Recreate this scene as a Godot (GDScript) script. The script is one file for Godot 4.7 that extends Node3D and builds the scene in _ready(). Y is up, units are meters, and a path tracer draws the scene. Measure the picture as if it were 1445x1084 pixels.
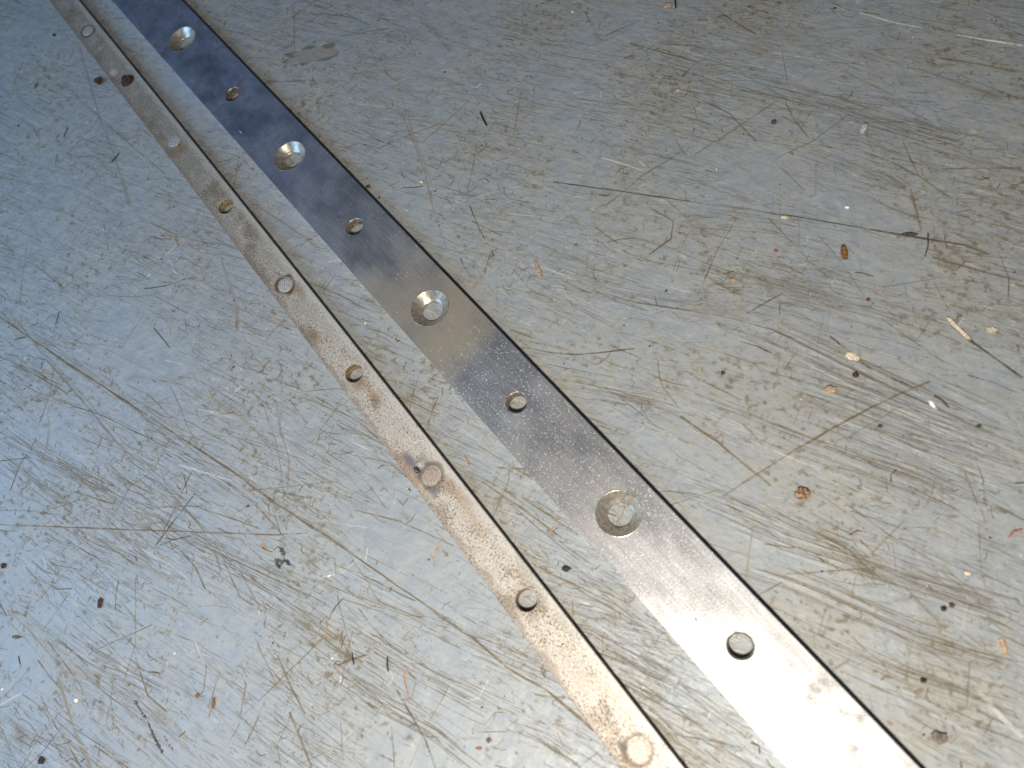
extends Node3D
# A close view of two drilled metal strips lying on a scratched, painted metal bench top. Positions on the bench are in millimetres (x, z).

const RES := 5.0                     # bench canvas, pixels per millimetre
const X0 := -300.0
const Z0 := -600.0
const CW := 3000
const CH := 3600
const THICK := 4.6                   # both strips
const WIDE_W := 30.034
const STEP := 59.783
const FIRST := 5.981
const ALONG := Vector2(0.10227, 0.99476)   # the wide strip's direction on the bench
const CORNER := Vector2(-49.008, -421.366)
const LIFT := 0.001                  # millimetres to metres

var rng := RandomNumberGenerator.new()
var col := PackedByteArray()
var hgt := PackedFloat32Array()
var table := PackedFloat32Array()
var mats := {}

var tones := {
	"brown": Color8(100, 84, 58), "smear": Color8(120, 110, 94), "tan": Color8(136, 118, 90), "dark": Color8(64, 52, 36),
	"pale": Color8(196, 192, 182), "white": Color8(226, 224, 218), "teal": Color8(48, 66, 74), "black": Color8(34, 30, 32),
}


func _ready() -> void:
	rng.seed = 77
	table.resize(4096)
	for i in 4096:
		table[i] = rng.randf()
	set_camera()
	set_light()
	make_materials()
	build_bench()
	build_wide_strip()
	build_narrow_strip()
	build_debris()
	build_grit()


# ------------------------------------------------------------------ camera and light

func set_camera() -> void:
	var cam := Camera3D.new()
	cam.name = "camera"
	var pitch := 1.14448
	var roll := -0.63713
	var b := Basis(Vector3.RIGHT, -pitch) * Basis(Vector3.BACK, roll)
	cam.transform = Transform3D(b, Vector3(0, 0.2846, 0))
	cam.fov = 53.1724
	cam.near = 0.01
	cam.far = 60.0
	var lens := CameraAttributesPhysical.new()
	lens.frustum_focal_length = 23.98
	lens.exposure_aperture = 9.0
	lens.frustum_focus_distance = 0.34
	cam.attributes = lens
	add_child(cam)
	cam.fov = 53.1724


func set_light() -> void:
	var env := Environment.new()
	env.background_mode = Environment.BG_COLOR
	env.background_color = Color(0.045, 0.054, 0.072).linear_to_srgb()
	env.tonemap_mode = Environment.TONE_MAPPER_LINEAR
	env.tonemap_exposure = 1.0
	env.sdfgi_enabled = true
	env.ssao_enabled = true
	env.ssil_enabled = true
	var we := WorldEnvironment.new()
	we.name = "surroundings"
	we.environment = env
	add_child(we)
	# the work lamp above the near end of the strips
	var lamp := OmniLight3D.new()
	lamp.name = "work_lamp_light"
	lamp.position = Vector3(-0.080, 0.295, 0.074)
	lamp.light_color = Color(1.0, 0.975, 0.94)
	lamp.light_energy = 0.192
	lamp.light_size = 0.02
	lamp.omni_range = 6.0
	lamp.omni_attenuation = 2.0
	lamp.shadow_enabled = true
	add_child(lamp)
	# daylight from a window to the left
	var win := AreaLight3D.new()
	win.name = "window_light"
	win.area_size = Vector2(0.44, 0.36)
	win.position = Vector3(-0.52, 0.34, -0.38)
	win.light_color = Color(0.60, 0.79, 1.0)
	win.light_energy = 0.30
	win.shadow_enabled = true
	add_child(win)
	win.look_at_from_position(win.position, Vector3(-0.1, 0, -0.22), Vector3.UP)


# ------------------------------------------------------------------ painting the bench canvas

func rn(k: float) -> float:
	var i := int(k)
	var f := k - i
	var a := table[i & 4095]
	return a + (table[(i + 1) & 4095] - a) * f


func noise(kind: int, freq: float, octaves: int, sd: int) -> FastNoiseLite:
	var n := FastNoiseLite.new()
	n.noise_type = kind
	n.frequency = freq
	n.seed = sd
	n.fractal_type = FastNoiseLite.FRACTAL_FBM if octaves > 1 else FastNoiseLite.FRACTAL_NONE
	n.fractal_octaves = octaves
	return n


func stroke(ax: float, az: float, bx: float, bz: float, width: float, c: Color, alpha: float, depth: float, ragged: float, along: float) -> float:
	# one straight piece, in millimetres, with broken coverage along it; returns the length so that joined pieces carry on
	var x0 := (ax - X0) * RES
	var y0 := (az - Z0) * RES
	var x1 := (bx - X0) * RES
	var y1 := (bz - Z0) * RES
	var dx := x1 - x0
	var dy := y1 - y0
	var n := int(maxf(absf(dx), absf(dy))) + 1
	var length := sqrt(dx * dx + dy * dy) + 0.001
	var steep := absf(dy) > absf(dx)
	var slant := length / maxf(maxf(absf(dx), absf(dy)), 0.001)
	var r8 := c.r * 255.0
	var g8 := c.g * 255.0
	var b8 := c.b * 255.0
	for i in n:
		var t := float(i) / n
		var s := along + t * length
		var k := rn(s * 0.045 + 11.0)
		var k2 := rn(s * 0.31 + 503.0)
		var a := alpha * clampf(1.0 - ragged * (1.6 * k + 0.7 * k2 - 0.75), 0.0, 1.0)
		if a < 0.03:
			continue
		var hw := width * RES * 0.5 * (0.55 + 0.9 * rn(s * 0.02 + 900.0)) * slant
		var cx := x0 + dx * t
		var cy := y0 + dy * t
		var mid := cx if steep else cy
		mid += (rn(s * 0.05 + 77.0) - 0.5) * 1.1
		var lo := int(floor(mid - hw - 0.5))
		var hi := int(ceil(mid + hw + 0.5))
		for m in range(lo, hi + 1):
			var cov := clampf(hw + 0.5 - absf(m - mid), 0.0, 1.0)
			cov *= minf(1.0, hw * 2.0 + 0.3)
			if cov <= 0.0:
				continue
			var px := m if steep else int(cx)
			var py := int(cy) if steep else m
			if px < 0 or py < 0 or px >= CW or py >= CH:
				continue
			var at := py * CW + px
			var f := cov * a
			hgt[at] += depth * f
			at *= 3
			col[at] = int(col[at] + (r8 - col[at]) * f)
			col[at + 1] = int(col[at + 1] + (g8 - col[at + 1]) * f)
			col[at + 2] = int(col[at + 2] + (b8 - col[at + 2]) * f)
	return along + length


func blot(x: float, z: float, rx: float, rz: float, turn: float, c: Color, alpha: float, depth: float, soft := 0.5) -> void:
	# an uneven blot
	var cx := (x - X0) * RES
	var cy := (z - Z0) * RES
	var ax := rx * RES
	var az := rz * RES
	var reach := int(maxf(ax, az) * 1.5) + 2
	var cs := cos(turn)
	var sn := sin(turn)
	var seed_at := rng.randf() * 3000.0
	for j in range(-reach, reach + 1):
		var py := int(cy) + j
		if py < 0 or py >= CH:
			continue
		for i in range(-reach, reach + 1):
			var px := int(cx) + i
			if px < 0 or px >= CW:
				continue
			var u := (i * cs + j * sn) / ax
			var v := (j * cs - i * sn) / az
			var d := sqrt(u * u + v * v)
			if d > 1.5:
				continue
			var edge := 0.65 + 0.6 * rn(seed_at + (atan2(v, u) + PI) * 2.2)
			var f := clampf((edge - d) / soft + 0.2, 0.0, 1.0) * alpha
			if f <= 0.0:
				continue
			f *= 0.6 + 0.4 * table[(px * 31 + py * 57) & 4095]
			var at := py * CW + px
			hgt[at] += depth * f
			at *= 3
			col[at] = int(col[at] + (c.r * 255.0 - col[at]) * f)
			col[at + 1] = int(col[at + 1] + (c.g * 255.0 - col[at + 1]) * f)
			col[at + 2] = int(col[at + 2] + (c.b * 255.0 - col[at + 2]) * f)


func depth_of(tone: String) -> float:
	return {"brown": -0.5, "dark": -0.7, "smear": -0.15, "tan": -0.3, "pale": -0.35, "white": -0.4, "teal": 0.2, "black": 0.3}[tone]


func path(pts: Array, width: float, tone: String, alpha: float, ragged: float) -> void:
	var s := rng.randf() * 2000.0
	for i in range(0, pts.size() - 2, 2):
		s = stroke(pts[i], pts[i + 1], pts[i + 2], pts[i + 3], width, tones[tone], alpha, depth_of(tone), ragged, s)


func bundle(pts: Array, tone: String, count: int, spread: float, alpha: float) -> void:
	# many fine scratches that run side by side along one drag mark
	for k in int(count * 2.3):
		var off := rng.randfn(0.0, spread * 0.6)
		var tilt := rng.randfn(0.0, 0.012)
		var a := rng.randf_range(-0.15, 0.8)
		a = maxf(a, absf(rng.randfn(0.0, 0.09)))
		var b := minf(a + rng.randf_range(0.2, 1.0), 1.0 - absf(rng.randfn(0.0, 0.12)))
		var s := rng.randf() * 2000.0
		var w := rng.randf_range(0.06, 0.21)
		var al := minf(1.0, alpha * rng.randf_range(0.8, 2.1))
		var segs: int = pts.size() / 2 - 1
		var c: Color = tones[tone].lerp(tones["dark"], rng.randf()) if tone == "brown" else tones[tone]
		for i in segs:
			var t0 := maxf(a, float(i) / segs)
			var t1 := minf(b, float(i + 1) / segs)
			if t1 <= t0:
				continue
			var p := Vector2(pts[i * 2], pts[i * 2 + 1])
			var q := Vector2(pts[i * 2 + 2], pts[i * 2 + 3])
			var nrm := (q - p).orthogonal().normalized()
			var u := p.lerp(q, t0 * segs - i) + nrm * (off + tilt * (t0 - 0.5) * 100.0)
			var v := p.lerp(q, t1 * segs - i) + nrm * (off + tilt * (t1 - 0.5) * 100.0)
			s = stroke(u.x, u.y, v.x, v.y, w, c, al, -0.4, 0.8, s)


func paint_bench() -> void:
	var hw := CW / 2
	var hh := CH / 2
	var tone := noise(FastNoiseLite.TYPE_SIMPLEX_SMOOTH, 0.006, 3, 3).get_image(hw, hh, false, false, false).get_data()
	var mid := noise(FastNoiseLite.TYPE_SIMPLEX_SMOOTH, 0.035, 4, 8).get_image(hw, hh, false, false, false).get_data()
	var dirt := noise(FastNoiseLite.TYPE_SIMPLEX_SMOOTH, 0.075, 5, 21).get_image(hw, hh, false, false, false).get_data()
	var fine := noise(FastNoiseLite.TYPE_VALUE_CUBIC, 0.42, 2, 5).get_image(hw, hh, false, false, false).get_data()
	var streak := noise(FastNoiseLite.TYPE_SIMPLEX_SMOOTH, 0.34, 4, 61)
	var flat := PackedByteArray()
	flat.resize(hw * hh * 3)
	var lift := PackedFloat32Array()
	lift.resize(hw * hh)
	for i in hw * hh:
		var a := tone[i] - 128
		var b := mid[i] - 128
		var g := dirt[i] - 128
		var f := fine[i] - 128
		# smears that follow the way things are dragged, 61 degrees across the bench
		var mx := (i % hw) * 0.4
		var mz := (i / hw) * 0.4
		var drag := streak.get_noise_2d((mx * 0.485 + mz * 0.875) * 0.22, mz * 0.485 - mx * 0.875)
		var v := 152.0 + a * 0.06 + b * 0.085 + f * 0.06 + drag * 6.0
		var grime := clampf((drag * 95.0 + a * 0.45 + g * 0.60 + f * 0.45 - 50.0) * 0.012, 0.0, 0.5)
		var speck := clampf((f + g * 0.55 + a * 0.35 - 47.0) * 0.016, 0.0, 0.40)
		var pale := clampf((-drag * 150.0 + b * 0.3 - 78.0) * 0.007, 0.0, 0.22)
		var j := i * 3
		var tan_tint := clampf(0.30 + a * 0.006 + b * 0.004 + drag * 0.4, 0.0, 0.8) * (0.55 + 0.45 * smoothstep(-120.0, 60.0, X0 + mx))
		var red := v - 1.0
		var grn := v + 2.0
		var blu := v + 1.0
		red += (140.0 - red) * tan_tint * 0.52
		grn += (131.0 - grn) * tan_tint * 0.52
		blu += (110.0 - blu) * tan_tint * 0.52
		red += (104.0 - red) * grime + (190.0 - red) * pale
		grn += (93.0 - grn) * grime + (194.0 - grn) * pale
		blu += (72.0 - blu) * grime + (196.0 - blu) * pale
		red += (92.0 - red) * speck
		grn += (82.0 - grn) * speck
		blu += (66.0 - blu) * speck
		flat[j] = int(red)
		flat[j + 1] = int(grn)
		flat[j + 2] = int(blu)
		lift[i] = b * 0.016 + g * 0.007 + f * 0.0022
	var im := Image.create_from_data(hw, hh, false, Image.FORMAT_RGB8, flat)
	im.resize(CW, CH, Image.INTERPOLATE_BILINEAR)
	col = im.get_data()
	im = Image.create_from_data(hw, hh, false, Image.FORMAT_RF, lift.to_byte_array())
	im.resize(CW, CH, Image.INTERPOLATE_CUBIC)
	hgt = im.get_data().to_float32_array()

	# all the small wear: short scratches along the way things are dragged over the bench, and some across it
	var crowd := noise(FastNoiseLite.TYPE_SIMPLEX_SMOOTH, 0.011, 3, 40)
	for k in 150000:
		var x := rng.randf_range(X0, -X0)
		var z := rng.randf_range(Z0, Z0 + CH / RES)
		var c := crowd.get_noise_2d(x, z)
		if rng.randf() > 0.50 + c * 1.2:
			continue
		var pulled := rng.randf() < 0.62
		var way := deg_to_rad(rng.randfn(61.0, 7.0)) if pulled else rng.randf() * PI
		var len := 2.0 + 38.0 * pow(rng.randf(), 2.4) if pulled else 0.4 + 5.5 * pow(rng.randf(), 2.0)
		if not pulled and rng.randf() < 0.03:
			len *= 5.0
		var d := Vector2(cos(way), sin(way)) * len
		var pick := rng.randf()
		var key := "brown" if pick < 0.60 else "dark" if pick < 0.80 else "smear" if pick < 0.90 else "pale" if pick < 0.985 else "white"
		var bend := d.orthogonal() * rng.randfn(0.0, 0.02 if pulled else 0.24)
		var w := rng.randf_range(0.06, 0.20) if pulled else 0.10 + 0.34 * pow(rng.randf(), 2.0)
		var al := rng.randf_range(0.35, 1.0)
		path([x, z, x + d.x * 0.5 + bend.x, z + d.y * 0.5 + bend.y, x + d.x, z + d.y], w, key, al, 0.9)
	# longer, dirt filled scratches in all directions, most of them the way things are dragged
	for k in 3600:
		var x := rng.randf_range(X0, -X0)
		var z := rng.randf_range(Z0, Z0 + CH / RES)
		if rng.randf() > 0.55 + crowd.get_noise_2d(x + 900.0, z) * 1.3:
			continue
		var way := deg_to_rad(rng.randfn(60.0, 14.0)) if rng.randf() < 0.6 else rng.randf() * PI
		var len := 5.0 + 38.0 * pow(rng.randf(), 2.6)
		var d := Vector2(cos(way), sin(way)) * len
		var bend := d.orthogonal() * rng.randfn(0.0, 0.05)
		path([x, z, x + d.x * 0.5 + bend.x, z + d.y * 0.5 + bend.y, x + d.x, z + d.y], 0.16 + 0.5 * pow(rng.randf(), 2.0), "brown" if rng.randf() < 0.7 else "dark", rng.randf_range(0.4, 0.95), 1.0)
	for k in 1500:
		var x := rng.randf_range(X0, -X0)
		var z := rng.randf_range(Z0, Z0 + CH / RES)
		if rng.randf() > 0.5 + crowd.get_noise_2d(x + 300.0, z) * 1.3:
			continue
		var far := rng.randf_range(1.5, 5.0)
		blot(x, z, far, far * rng.randf_range(0.15, 0.4), rng.randfn(1.05, 0.35) if rng.randf() < 0.7 else rng.randf() * PI, tones["brown"], rng.randf_range(0.15, 0.42), -0.1, 0.9)
	# specks of dirt pressed into the paint
	for k in 20000:
		var x := rng.randf_range(X0, -X0)
		var z := rng.randf_range(Z0, Z0 + CH / RES)
		var r := 0.10 + 0.34 * pow(rng.randf(), 5.0)
		var pick := rng.randf()
		blot(x, z, r * rng.randf_range(0.8, 2.2), r, rng.randf() * PI, tones["dark" if pick < 0.5 else "brown" if pick < 0.94 else "white"], rng.randf_range(0.25, 0.7), 0.1, 0.6)
	# small worn smudges
	for k in 2600:
		var x := rng.randf_range(X0, -X0)
		var z := rng.randf_range(Z0, Z0 + CH / RES)
		blot(x, z, rng.randf_range(0.6, 2.6), rng.randf_range(0.3, 0.9), rng.randfn(1.05, 0.5), tones["brown" if rng.randf() < 0.75 else "pale"], rng.randf_range(0.2, 0.65), -0.1, 0.9)

	# the marks one can tell apart
	marks_a()
	marks_b()
	marks_c()
	marks_d()
	marks_e()
	# an oval scar  where the paint has flaked off, and a dried ring
	blot(18.3, -351.7, 15.4, 6.2, 0.63, tones["dark"], 0.6, -0.8, 0.12)
	blot(18.3, -351.7, 13.9, 5.0, 0.63, Color8(150, 141, 130), 0.9, -0.3, 0.12)
	var ring := Vector2(-82.8, -204.8)
	for k in 40:
		var a := TAU * k / 40.0
		if rn(k * 0.3 + 60.0) < 0.32:
			continue
		blot(ring.x + 4.6 * cos(a), ring.y + 4.9 * sin(a), 0.75, 0.5, a, tones["brown"], 0.6, 0.1, 0.5)


func marks_a() -> void:
	path([-87.5, -473.7, -91.4, -445.1, -97.0, -411.8, -99.4, -381.5, -104.8, -342.3], 1.76, "smear", 0.61, 0.6)
	path([-103.6, -446.4, -93.6, -397.0, -80.6, -344.8], 0.56, "brown", 0.66, 0.6)
	path([-123.4, -403.1, -103.1, -401.3], 0.56, "brown", 0.66, 0.6)
	path([-125.0, -373.3, -97.7, -378.6], 0.48, "brown", 0.55, 0.6)
	path([-103.0, -376.2, -96.7, -378.8], 0.96, "teal", 0.94, 0.6)
	path([-119.8, -416.6, -115.1, -421.3], 1.04, "teal", 0.94, 0.6)
	path([-130.7, -403.1, -127.5, -407.8], 0.88, "teal", 0.88, 0.6)
	path([29.3, -394.0, 12.0, -361.2], 0.40, "brown", 0.66, 0.6)
	path([-126.6, -345.2, -120.0, -331.8], 0.40, "pale", 0.77, 0.6)
	path([-143.2, -388.7, -138.0, -380.7], 0.40, "pale", 0.77, 0.6)
	path([-5.7, -292.1, 3.3, -292.5], 0.48, "brown", 0.55, 0.6)
	path([36.2, -350.0, 57.5, -334.1], 0.56, "brown", 0.66, 0.6)
	path([72.6, -331.1, 74.2, -312.5, 73.7, -294.8], 1.60, "smear", 0.55, 0.6)
	path([137.8, -232.9, 148.3, -210.4, 152.2, -201.8], 0.88, "brown", 0.83, 0.6)
	path([15.7, -272.7, 32.6, -267.4, 44.9, -262.6], 0.64, "brown", 0.72, 0.6)
	path([35.2, -259.2, 48.6, -260.5], 0.64, "brown", 0.77, 0.6)
	path([48.6, -260.5, 64.5, -262.9], 0.96, "smear", 0.55, 0.6)
	path([35.4, -282.0, 30.5, -260.5, 25.8, -242.5, 17.9, -221.9, 12.6, -202.0], 0.64, "smear", 0.66, 0.6)
	path([44.5, -302.4, 36.5, -277.4, 30.2, -255.2, 26.5, -239.7], 0.64, "smear", 0.55, 0.6)
	path([52.8, -237.8, 38.0, -222.4], 0.72, "brown", 0.61, 0.6)
	path([71.0, -232.5, 86.4, -249.1], 0.64, "brown", 0.50, 0.6)
	path([68.1, -196.3, 85.8, -173.4, 102.2, -151.7, 120.8, -127.5, 135.2, -108.3, 147.0, -91.5], 0.48, "dark", 0.88, 0.6)
	path([147.0, -91.5, 159.0, -74.7, 166.6, -64.5, 169.6, -56.6], 0.56, "dark", 0.88, 0.6)
	path([154.8, -68.3, 162.2, -54.3, 169.8, -41.8], 0.56, "brown", 0.88, 0.6)
	path([21.9, -221.2, 43.8, -211.7, 68.6, -198.3], 0.40, "pale", 0.66, 0.6)
	path([9.6, -200.4, 23.8, -193.8], 0.32, "pale", 0.66, 0.6)
	path([91.3, -191.2, 96.0, -182.0, 100.2, -173.4], 0.40, "white", 0.88, 0.6)
	path([101.8, -178.4, 102.4, -172.3], 0.32, "white", 0.66, 0.6)
	path([91.6, -155.2, 94.2, -145.3, 88.4, -139.3, 77.1, -139.7], 0.64, "brown", 0.83, 0.6)
	path([68.3, -165.0, 70.8, -152.2], 0.48, "brown", 0.66, 0.6)
	path([85.9, -190.3, 94.1, -195.1], 0.40, "brown", 0.55, 0.6)
	path([215.3, -172.8, 220.6, -159.0, 226.2, -148.4], 0.56, "white", 0.83, 0.6)
	path([232.4, -136.2, 238.9, -124.8, 244.4, -115.2], 0.72, "white", 0.94, 0.6)
	path([210.8, -183.6, 212.5, -178.2], 0.48, "pale", 0.66, 0.6)
	path([220.0, -132.7, 227.5, -120.5, 234.1, -107.5], 0.96, "brown", 0.61, 0.6)
	bundle([208.9, -145.6, 216.1, -123.4, 224.3, -95.4], "brown", 9, 4.0, 0.5)
	path([164.0, -159.1, 160.8, -150.2, 158.7, -138.9], 0.64, "brown", 0.66, 0.6)
	path([141.4, -135.6, 141.6, -131.2], 1.12, "smear", 0.66, 0.6)
	path([141.6, -131.2, 141.0, -120.7], 0.40, "brown", 0.66, 0.6)
	path([120.8, -164.9, 141.9, -163.1, 161.4, -162.2], 0.64, "brown", 0.55, 0.6)
	path([182.5, -112.3, 175.8, -97.4, 176.9, -83.2], 0.64, "brown", 0.66, 0.6)
	path([169.6, -94.9, 162.8, -84.0, 159.9, -79.2], 0.72, "brown", 0.66, 0.6)
	path([132.4, -125.2, 120.4, -111.1], 0.32, "smear", 0.66, 0.6)
	path([132.2, -114.2, 122.6, -103.1], 0.32, "smear", 0.66, 0.6)
	path([151.6, -126.7, 142.8, -116.7], 0.32, "smear", 0.55, 0.6)
	bundle([156.5, -179.0, 170.9, -150.0, 185.6, -114.1, 195.1, -93.6], "brown", 22, 7.0, 0.5)
	bundle([157.8, -136.3, 169.4, -108.0, 171.6, -95.2], "brown", 14, 6.0, 0.5)
	path([183.9, -94.1, 203.8, -75.3], 0.32, "dark", 0.77, 0.6)
	path([197.2, -93.7, 206.3, -84.3], 0.32, "dark", 0.77, 0.6)
	path([205.1, -155.0, 213.4, -147.2, 217.8, -140.3], 0.48, "brown", 0.55, 0.6)
	bundle([102.0, -143.6, 124.4, -116.1, 141.3, -92.0], "brown", 12, 8.0, 0.4)
	bundle([96.8, -143.9, 113.4, -132.9, 117.4, -124.8], "brown", 16, 9.0, 0.4)
	path([-192.2, -332.5, -182.7, -311.5, -169.9, -282.5, -157.4, -256.3, -135.5, -208.9, -119.9, -175.6, -108.2, -147.4], 0.88, "brown", 0.94, 0.6)
	path([-108.2, -147.4, -93.9, -117.1, -80.4, -86.0, -67.1, -55.9, -62.2, -40.5, -54.3, -25.9, -47.8, -6.3], 0.80, "brown", 0.94, 0.6)
	path([-191.5, -334.6, -181.2, -311.8, -156.3, -257.2, -134.2, -210.0, -118.2, -175.9, -106.5, -147.2, -92.1, -117.2], 0.40, "tan", 0.55, 0.6)
	path([-187.7, -336.6, -181.6, -310.6, -177.7, -289.5, -170.0, -259.6, -161.4, -223.2, -152.9, -198.8, -145.2, -173.4, -141.7, -158.4], 0.80, "smear", 0.83, 0.6)
	path([-181.6, -310.6, -175.1, -285.9, -167.6, -257.2, -159.0, -223.0, -150.7, -197.6, -143.2, -173.0], 0.56, "smear", 0.72, 0.6)
	path([-199.5, -310.5, -184.3, -283.3, -174.1, -264.3], 0.64, "brown", 0.66, 0.6)
	bundle([-173.8, -295.5, -155.4, -254.2, -131.9, -198.5], "brown", 7, 2.5, 0.5)
	bundle([-192.2, -280.3, -162.6, -240.2, -137.9, -198.3, -118.4, -158.7], "brown", 6, 2.0, 0.55)

func marks_b() -> void:
	path([-148.0, -272.5, -131.3, -243.2, -113.0, -211.9], 0.64, "tan", 0.55, 0.6)
	bundle([-131.3, -243.2, -113.0, -211.9, -100.2, -181.2], "tan", 6, 2.5, 0.45)
	path([-128.8, -212.1, -113.7, -183.6], 0.48, "brown", 0.66, 0.6)
	path([-127.8, -231.4, -127.8, -220.7, -128.8, -209.5, -128.1, -199.0], 0.32, "brown", 0.66, 0.6)
	path([-88.1, -190.6, -92.5, -177.6, -95.4, -162.7, -102.3, -151.5], 1.28, "smear", 0.61, 0.6)
	path([-77.6, -275.1, -82.6, -244.6, -86.9, -236.8], 1.60, "smear", 0.55, 0.6)
	path([-78.2, -220.7, -71.2, -222.6, -65.5, -222.8], 1.12, "smear", 0.83, 0.6)
	path([-139.9, -268.2, -123.7, -276.4], 0.48, "brown", 0.61, 0.6)
	path([-148.0, -202.0, -137.6, -208.5], 0.48, "brown", 0.77, 0.6)
	path([-116.6, -162.3, -81.5, -140.6], 0.40, "brown", 0.66, 0.6)
	path([-189.4, -314.1, -182.9, -310.7], 0.96, "teal", 0.94, 0.6)
	path([-169.3, -301.8, -162.3, -311.1], 0.80, "teal", 0.88, 0.6)
	path([-178.5, -314.6, -174.5, -313.3], 0.80, "teal", 0.77, 0.6)
	path([-181.9, -287.6, -179.9, -290.8], 0.64, "teal", 0.77, 0.6)
	path([-139.8, -194.0, -130.5, -182.2, -121.9, -171.3], 0.72, "pale", 0.66, 0.6)
	path([-120.7, -211.6, -109.6, -197.7], 0.64, "pale", 0.66, 0.6)
	path([-125.2, -246.5, -117.9, -237.2], 0.56, "pale", 0.66, 0.6)
	path([-107.8, -206.9, -98.6, -208.1], 0.72, "pale", 0.66, 0.6)
	bundle([-211.9, -272.9, -197.5, -241.8, -187.4, -224.7, -167.4, -192.3], "brown", 14, 4.0, 0.55)
	bundle([-216.3, -259.7, -202.5, -227.9, -190.9, -205.0], "brown", 14, 4.0, 0.5)
	path([-217.4, -256.3, -203.7, -247.4], 0.40, "dark", 0.66, 0.6)
	path([-217.6, -238.4, -208.7, -247.4, -203.7, -250.0], 0.56, "dark", 0.77, 0.6)
	path([-188.8, -215.9, -174.1, -197.7], 0.56, "brown", 0.77, 0.6)
	path([-186.5, -272.4, -188.3, -255.6, -195.2, -243.5], 0.96, "tan", 0.55, 0.6)
	path([-212.8, -270.4, -202.1, -252.2], 0.48, "brown", 0.55, 0.6)
	path([12.9, -139.5, 19.9, -130.8, 27.7, -123.1, 39.1, -115.3, 47.5, -110.2], 0.64, "dark", 0.77, 0.6)
	path([12.8, -149.6, 18.8, -139.6], 0.80, "brown", 0.66, 0.6)
	bundle([10.6, -124.1, 29.1, -101.8, 46.1, -80.3], "brown", 16, 5.0, 0.5)
	path([51.3, -100.1, 47.9, -94.8, 46.1, -90.3, 45.6, -79.7], 0.40, "brown", 0.77, 0.6)
	path([-43.3, -225.8, -37.4, -228.3], 0.48, "brown", 0.66, 0.6)
	path([-44.4, -223.0, -34.7, -227.4], 0.48, "brown", 0.66, 0.6)
	path([-47.5, -231.4, -40.6, -219.7, -31.8, -200.0], 0.48, "brown", 0.77, 0.6)
	path([-36.1, -214.8, -27.1, -201.4], 0.48, "brown", 0.66, 0.6)
	path([-49.5, -290.0, -42.5, -270.0, -34.9, -244.9], 0.88, "smear", 0.66, 0.6)
	path([-50.4, -258.9, -44.2, -261.1], 0.80, "smear", 0.66, 0.6)
	path([-35.0, -235.0, -29.6, -232.2], 0.40, "pale", 0.66, 0.6)
	path([-37.8, -137.6, -27.9, -144.7], 0.40, "brown", 0.66, 0.6)
	path([-43.4, -145.2, -29.8, -158.4], 0.32, "brown", 0.55, 0.6)
	path([-42.2, -156.2, -31.5, -137.7], 0.40, "brown", 0.55, 0.6)
	path([-28.8, -178.7, -22.2, -164.6], 0.40, "brown", 0.66, 0.6)
	bundle([-31.3, -207.8, -17.0, -173.1, -14.4, -141.8], "brown", 8, 6.0, 0.45)
	bundle([-35.5, -120.0, -24.8, -93.8, -16.3, -67.2], "brown", 8, 5.0, 0.45)
	path([-32.4, -103.0, -24.9, -83.5, -18.6, -64.0], 0.64, "brown", 0.77, 0.6)
	bundle([-32.5, -44.4, -23.5, -34.9, -7.5, -15.2], "brown", 10, 4.0, 0.5)
	bundle([-38.1, -36.4, -27.1, -21.7, -15.6, -3.0], "brown", 10, 4.0, 0.55)
	bundle([-33.1, -19.3, -27.3, -7.2, -22.0, 3.4], "brown", 8, 3.0, 0.55)
	bundle([-31.3, -4.0, -28.0, 3.4, -26.1, 12.3], "brown", 8, 3.0, 0.55)
	path([-32.5, -62.8, -23.3, -43.9, -14.6, -26.0], 0.48, "brown", 0.66, 0.6)
	path([89.7, -94.0, 97.8, -93.0, 105.0, -91.9], 0.56, "dark", 0.88, 0.6)
	path([45.4, -43.4, 56.8, -42.6, 67.6, -41.8, 83.2, -40.1, 98.1, -38.0, 110.6, -35.5, 120.0, -33.1], 0.72, "brown", 0.94, 0.6)
	path([37.2, -43.8, 49.1, -42.9], 0.56, "brown", 0.66, 0.6)
	path([84.5, -34.4, 103.8, -32.5], 0.40, "brown", 0.66, 0.6)
	path([141.3, -47.1, 140.5, -41.9, 140.8, -34.8], 1.28, "dark", 0.94, 0.6)
	path([140.8, -34.8, 142.1, -24.6, 143.2, -15.6], 0.80, "dark", 0.94, 0.6)
	path([141.5, -44.7, 141.4, -35.8], 0.64, "tan", 0.77, 0.6)
	path([43.9, -76.7, 48.2, -61.4, 50.5, -48.4, 52.7, -36.9], 0.80, "brown", 0.83, 0.6)
	path([56.9, -90.1, 59.8, -81.0, 65.5, -67.7], 0.64, "brown", 0.72, 0.6)
	bundle([73.3, -114.1, 93.2, -83.5, 109.8, -39.0, 126.1, 1.3], "brown", 30, 9.0, 0.45)
	bundle([73.3, -114.1, 93.2, -83.5, 109.8, -39.0, 126.1, 1.3], "pale", 10, 9.0, 0.45)
	bundle([81.1, -61.2, 92.1, -41.2, 103.9, -20.2, 120.1, 7.2], "brown", 30, 9.0, 0.5)

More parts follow.
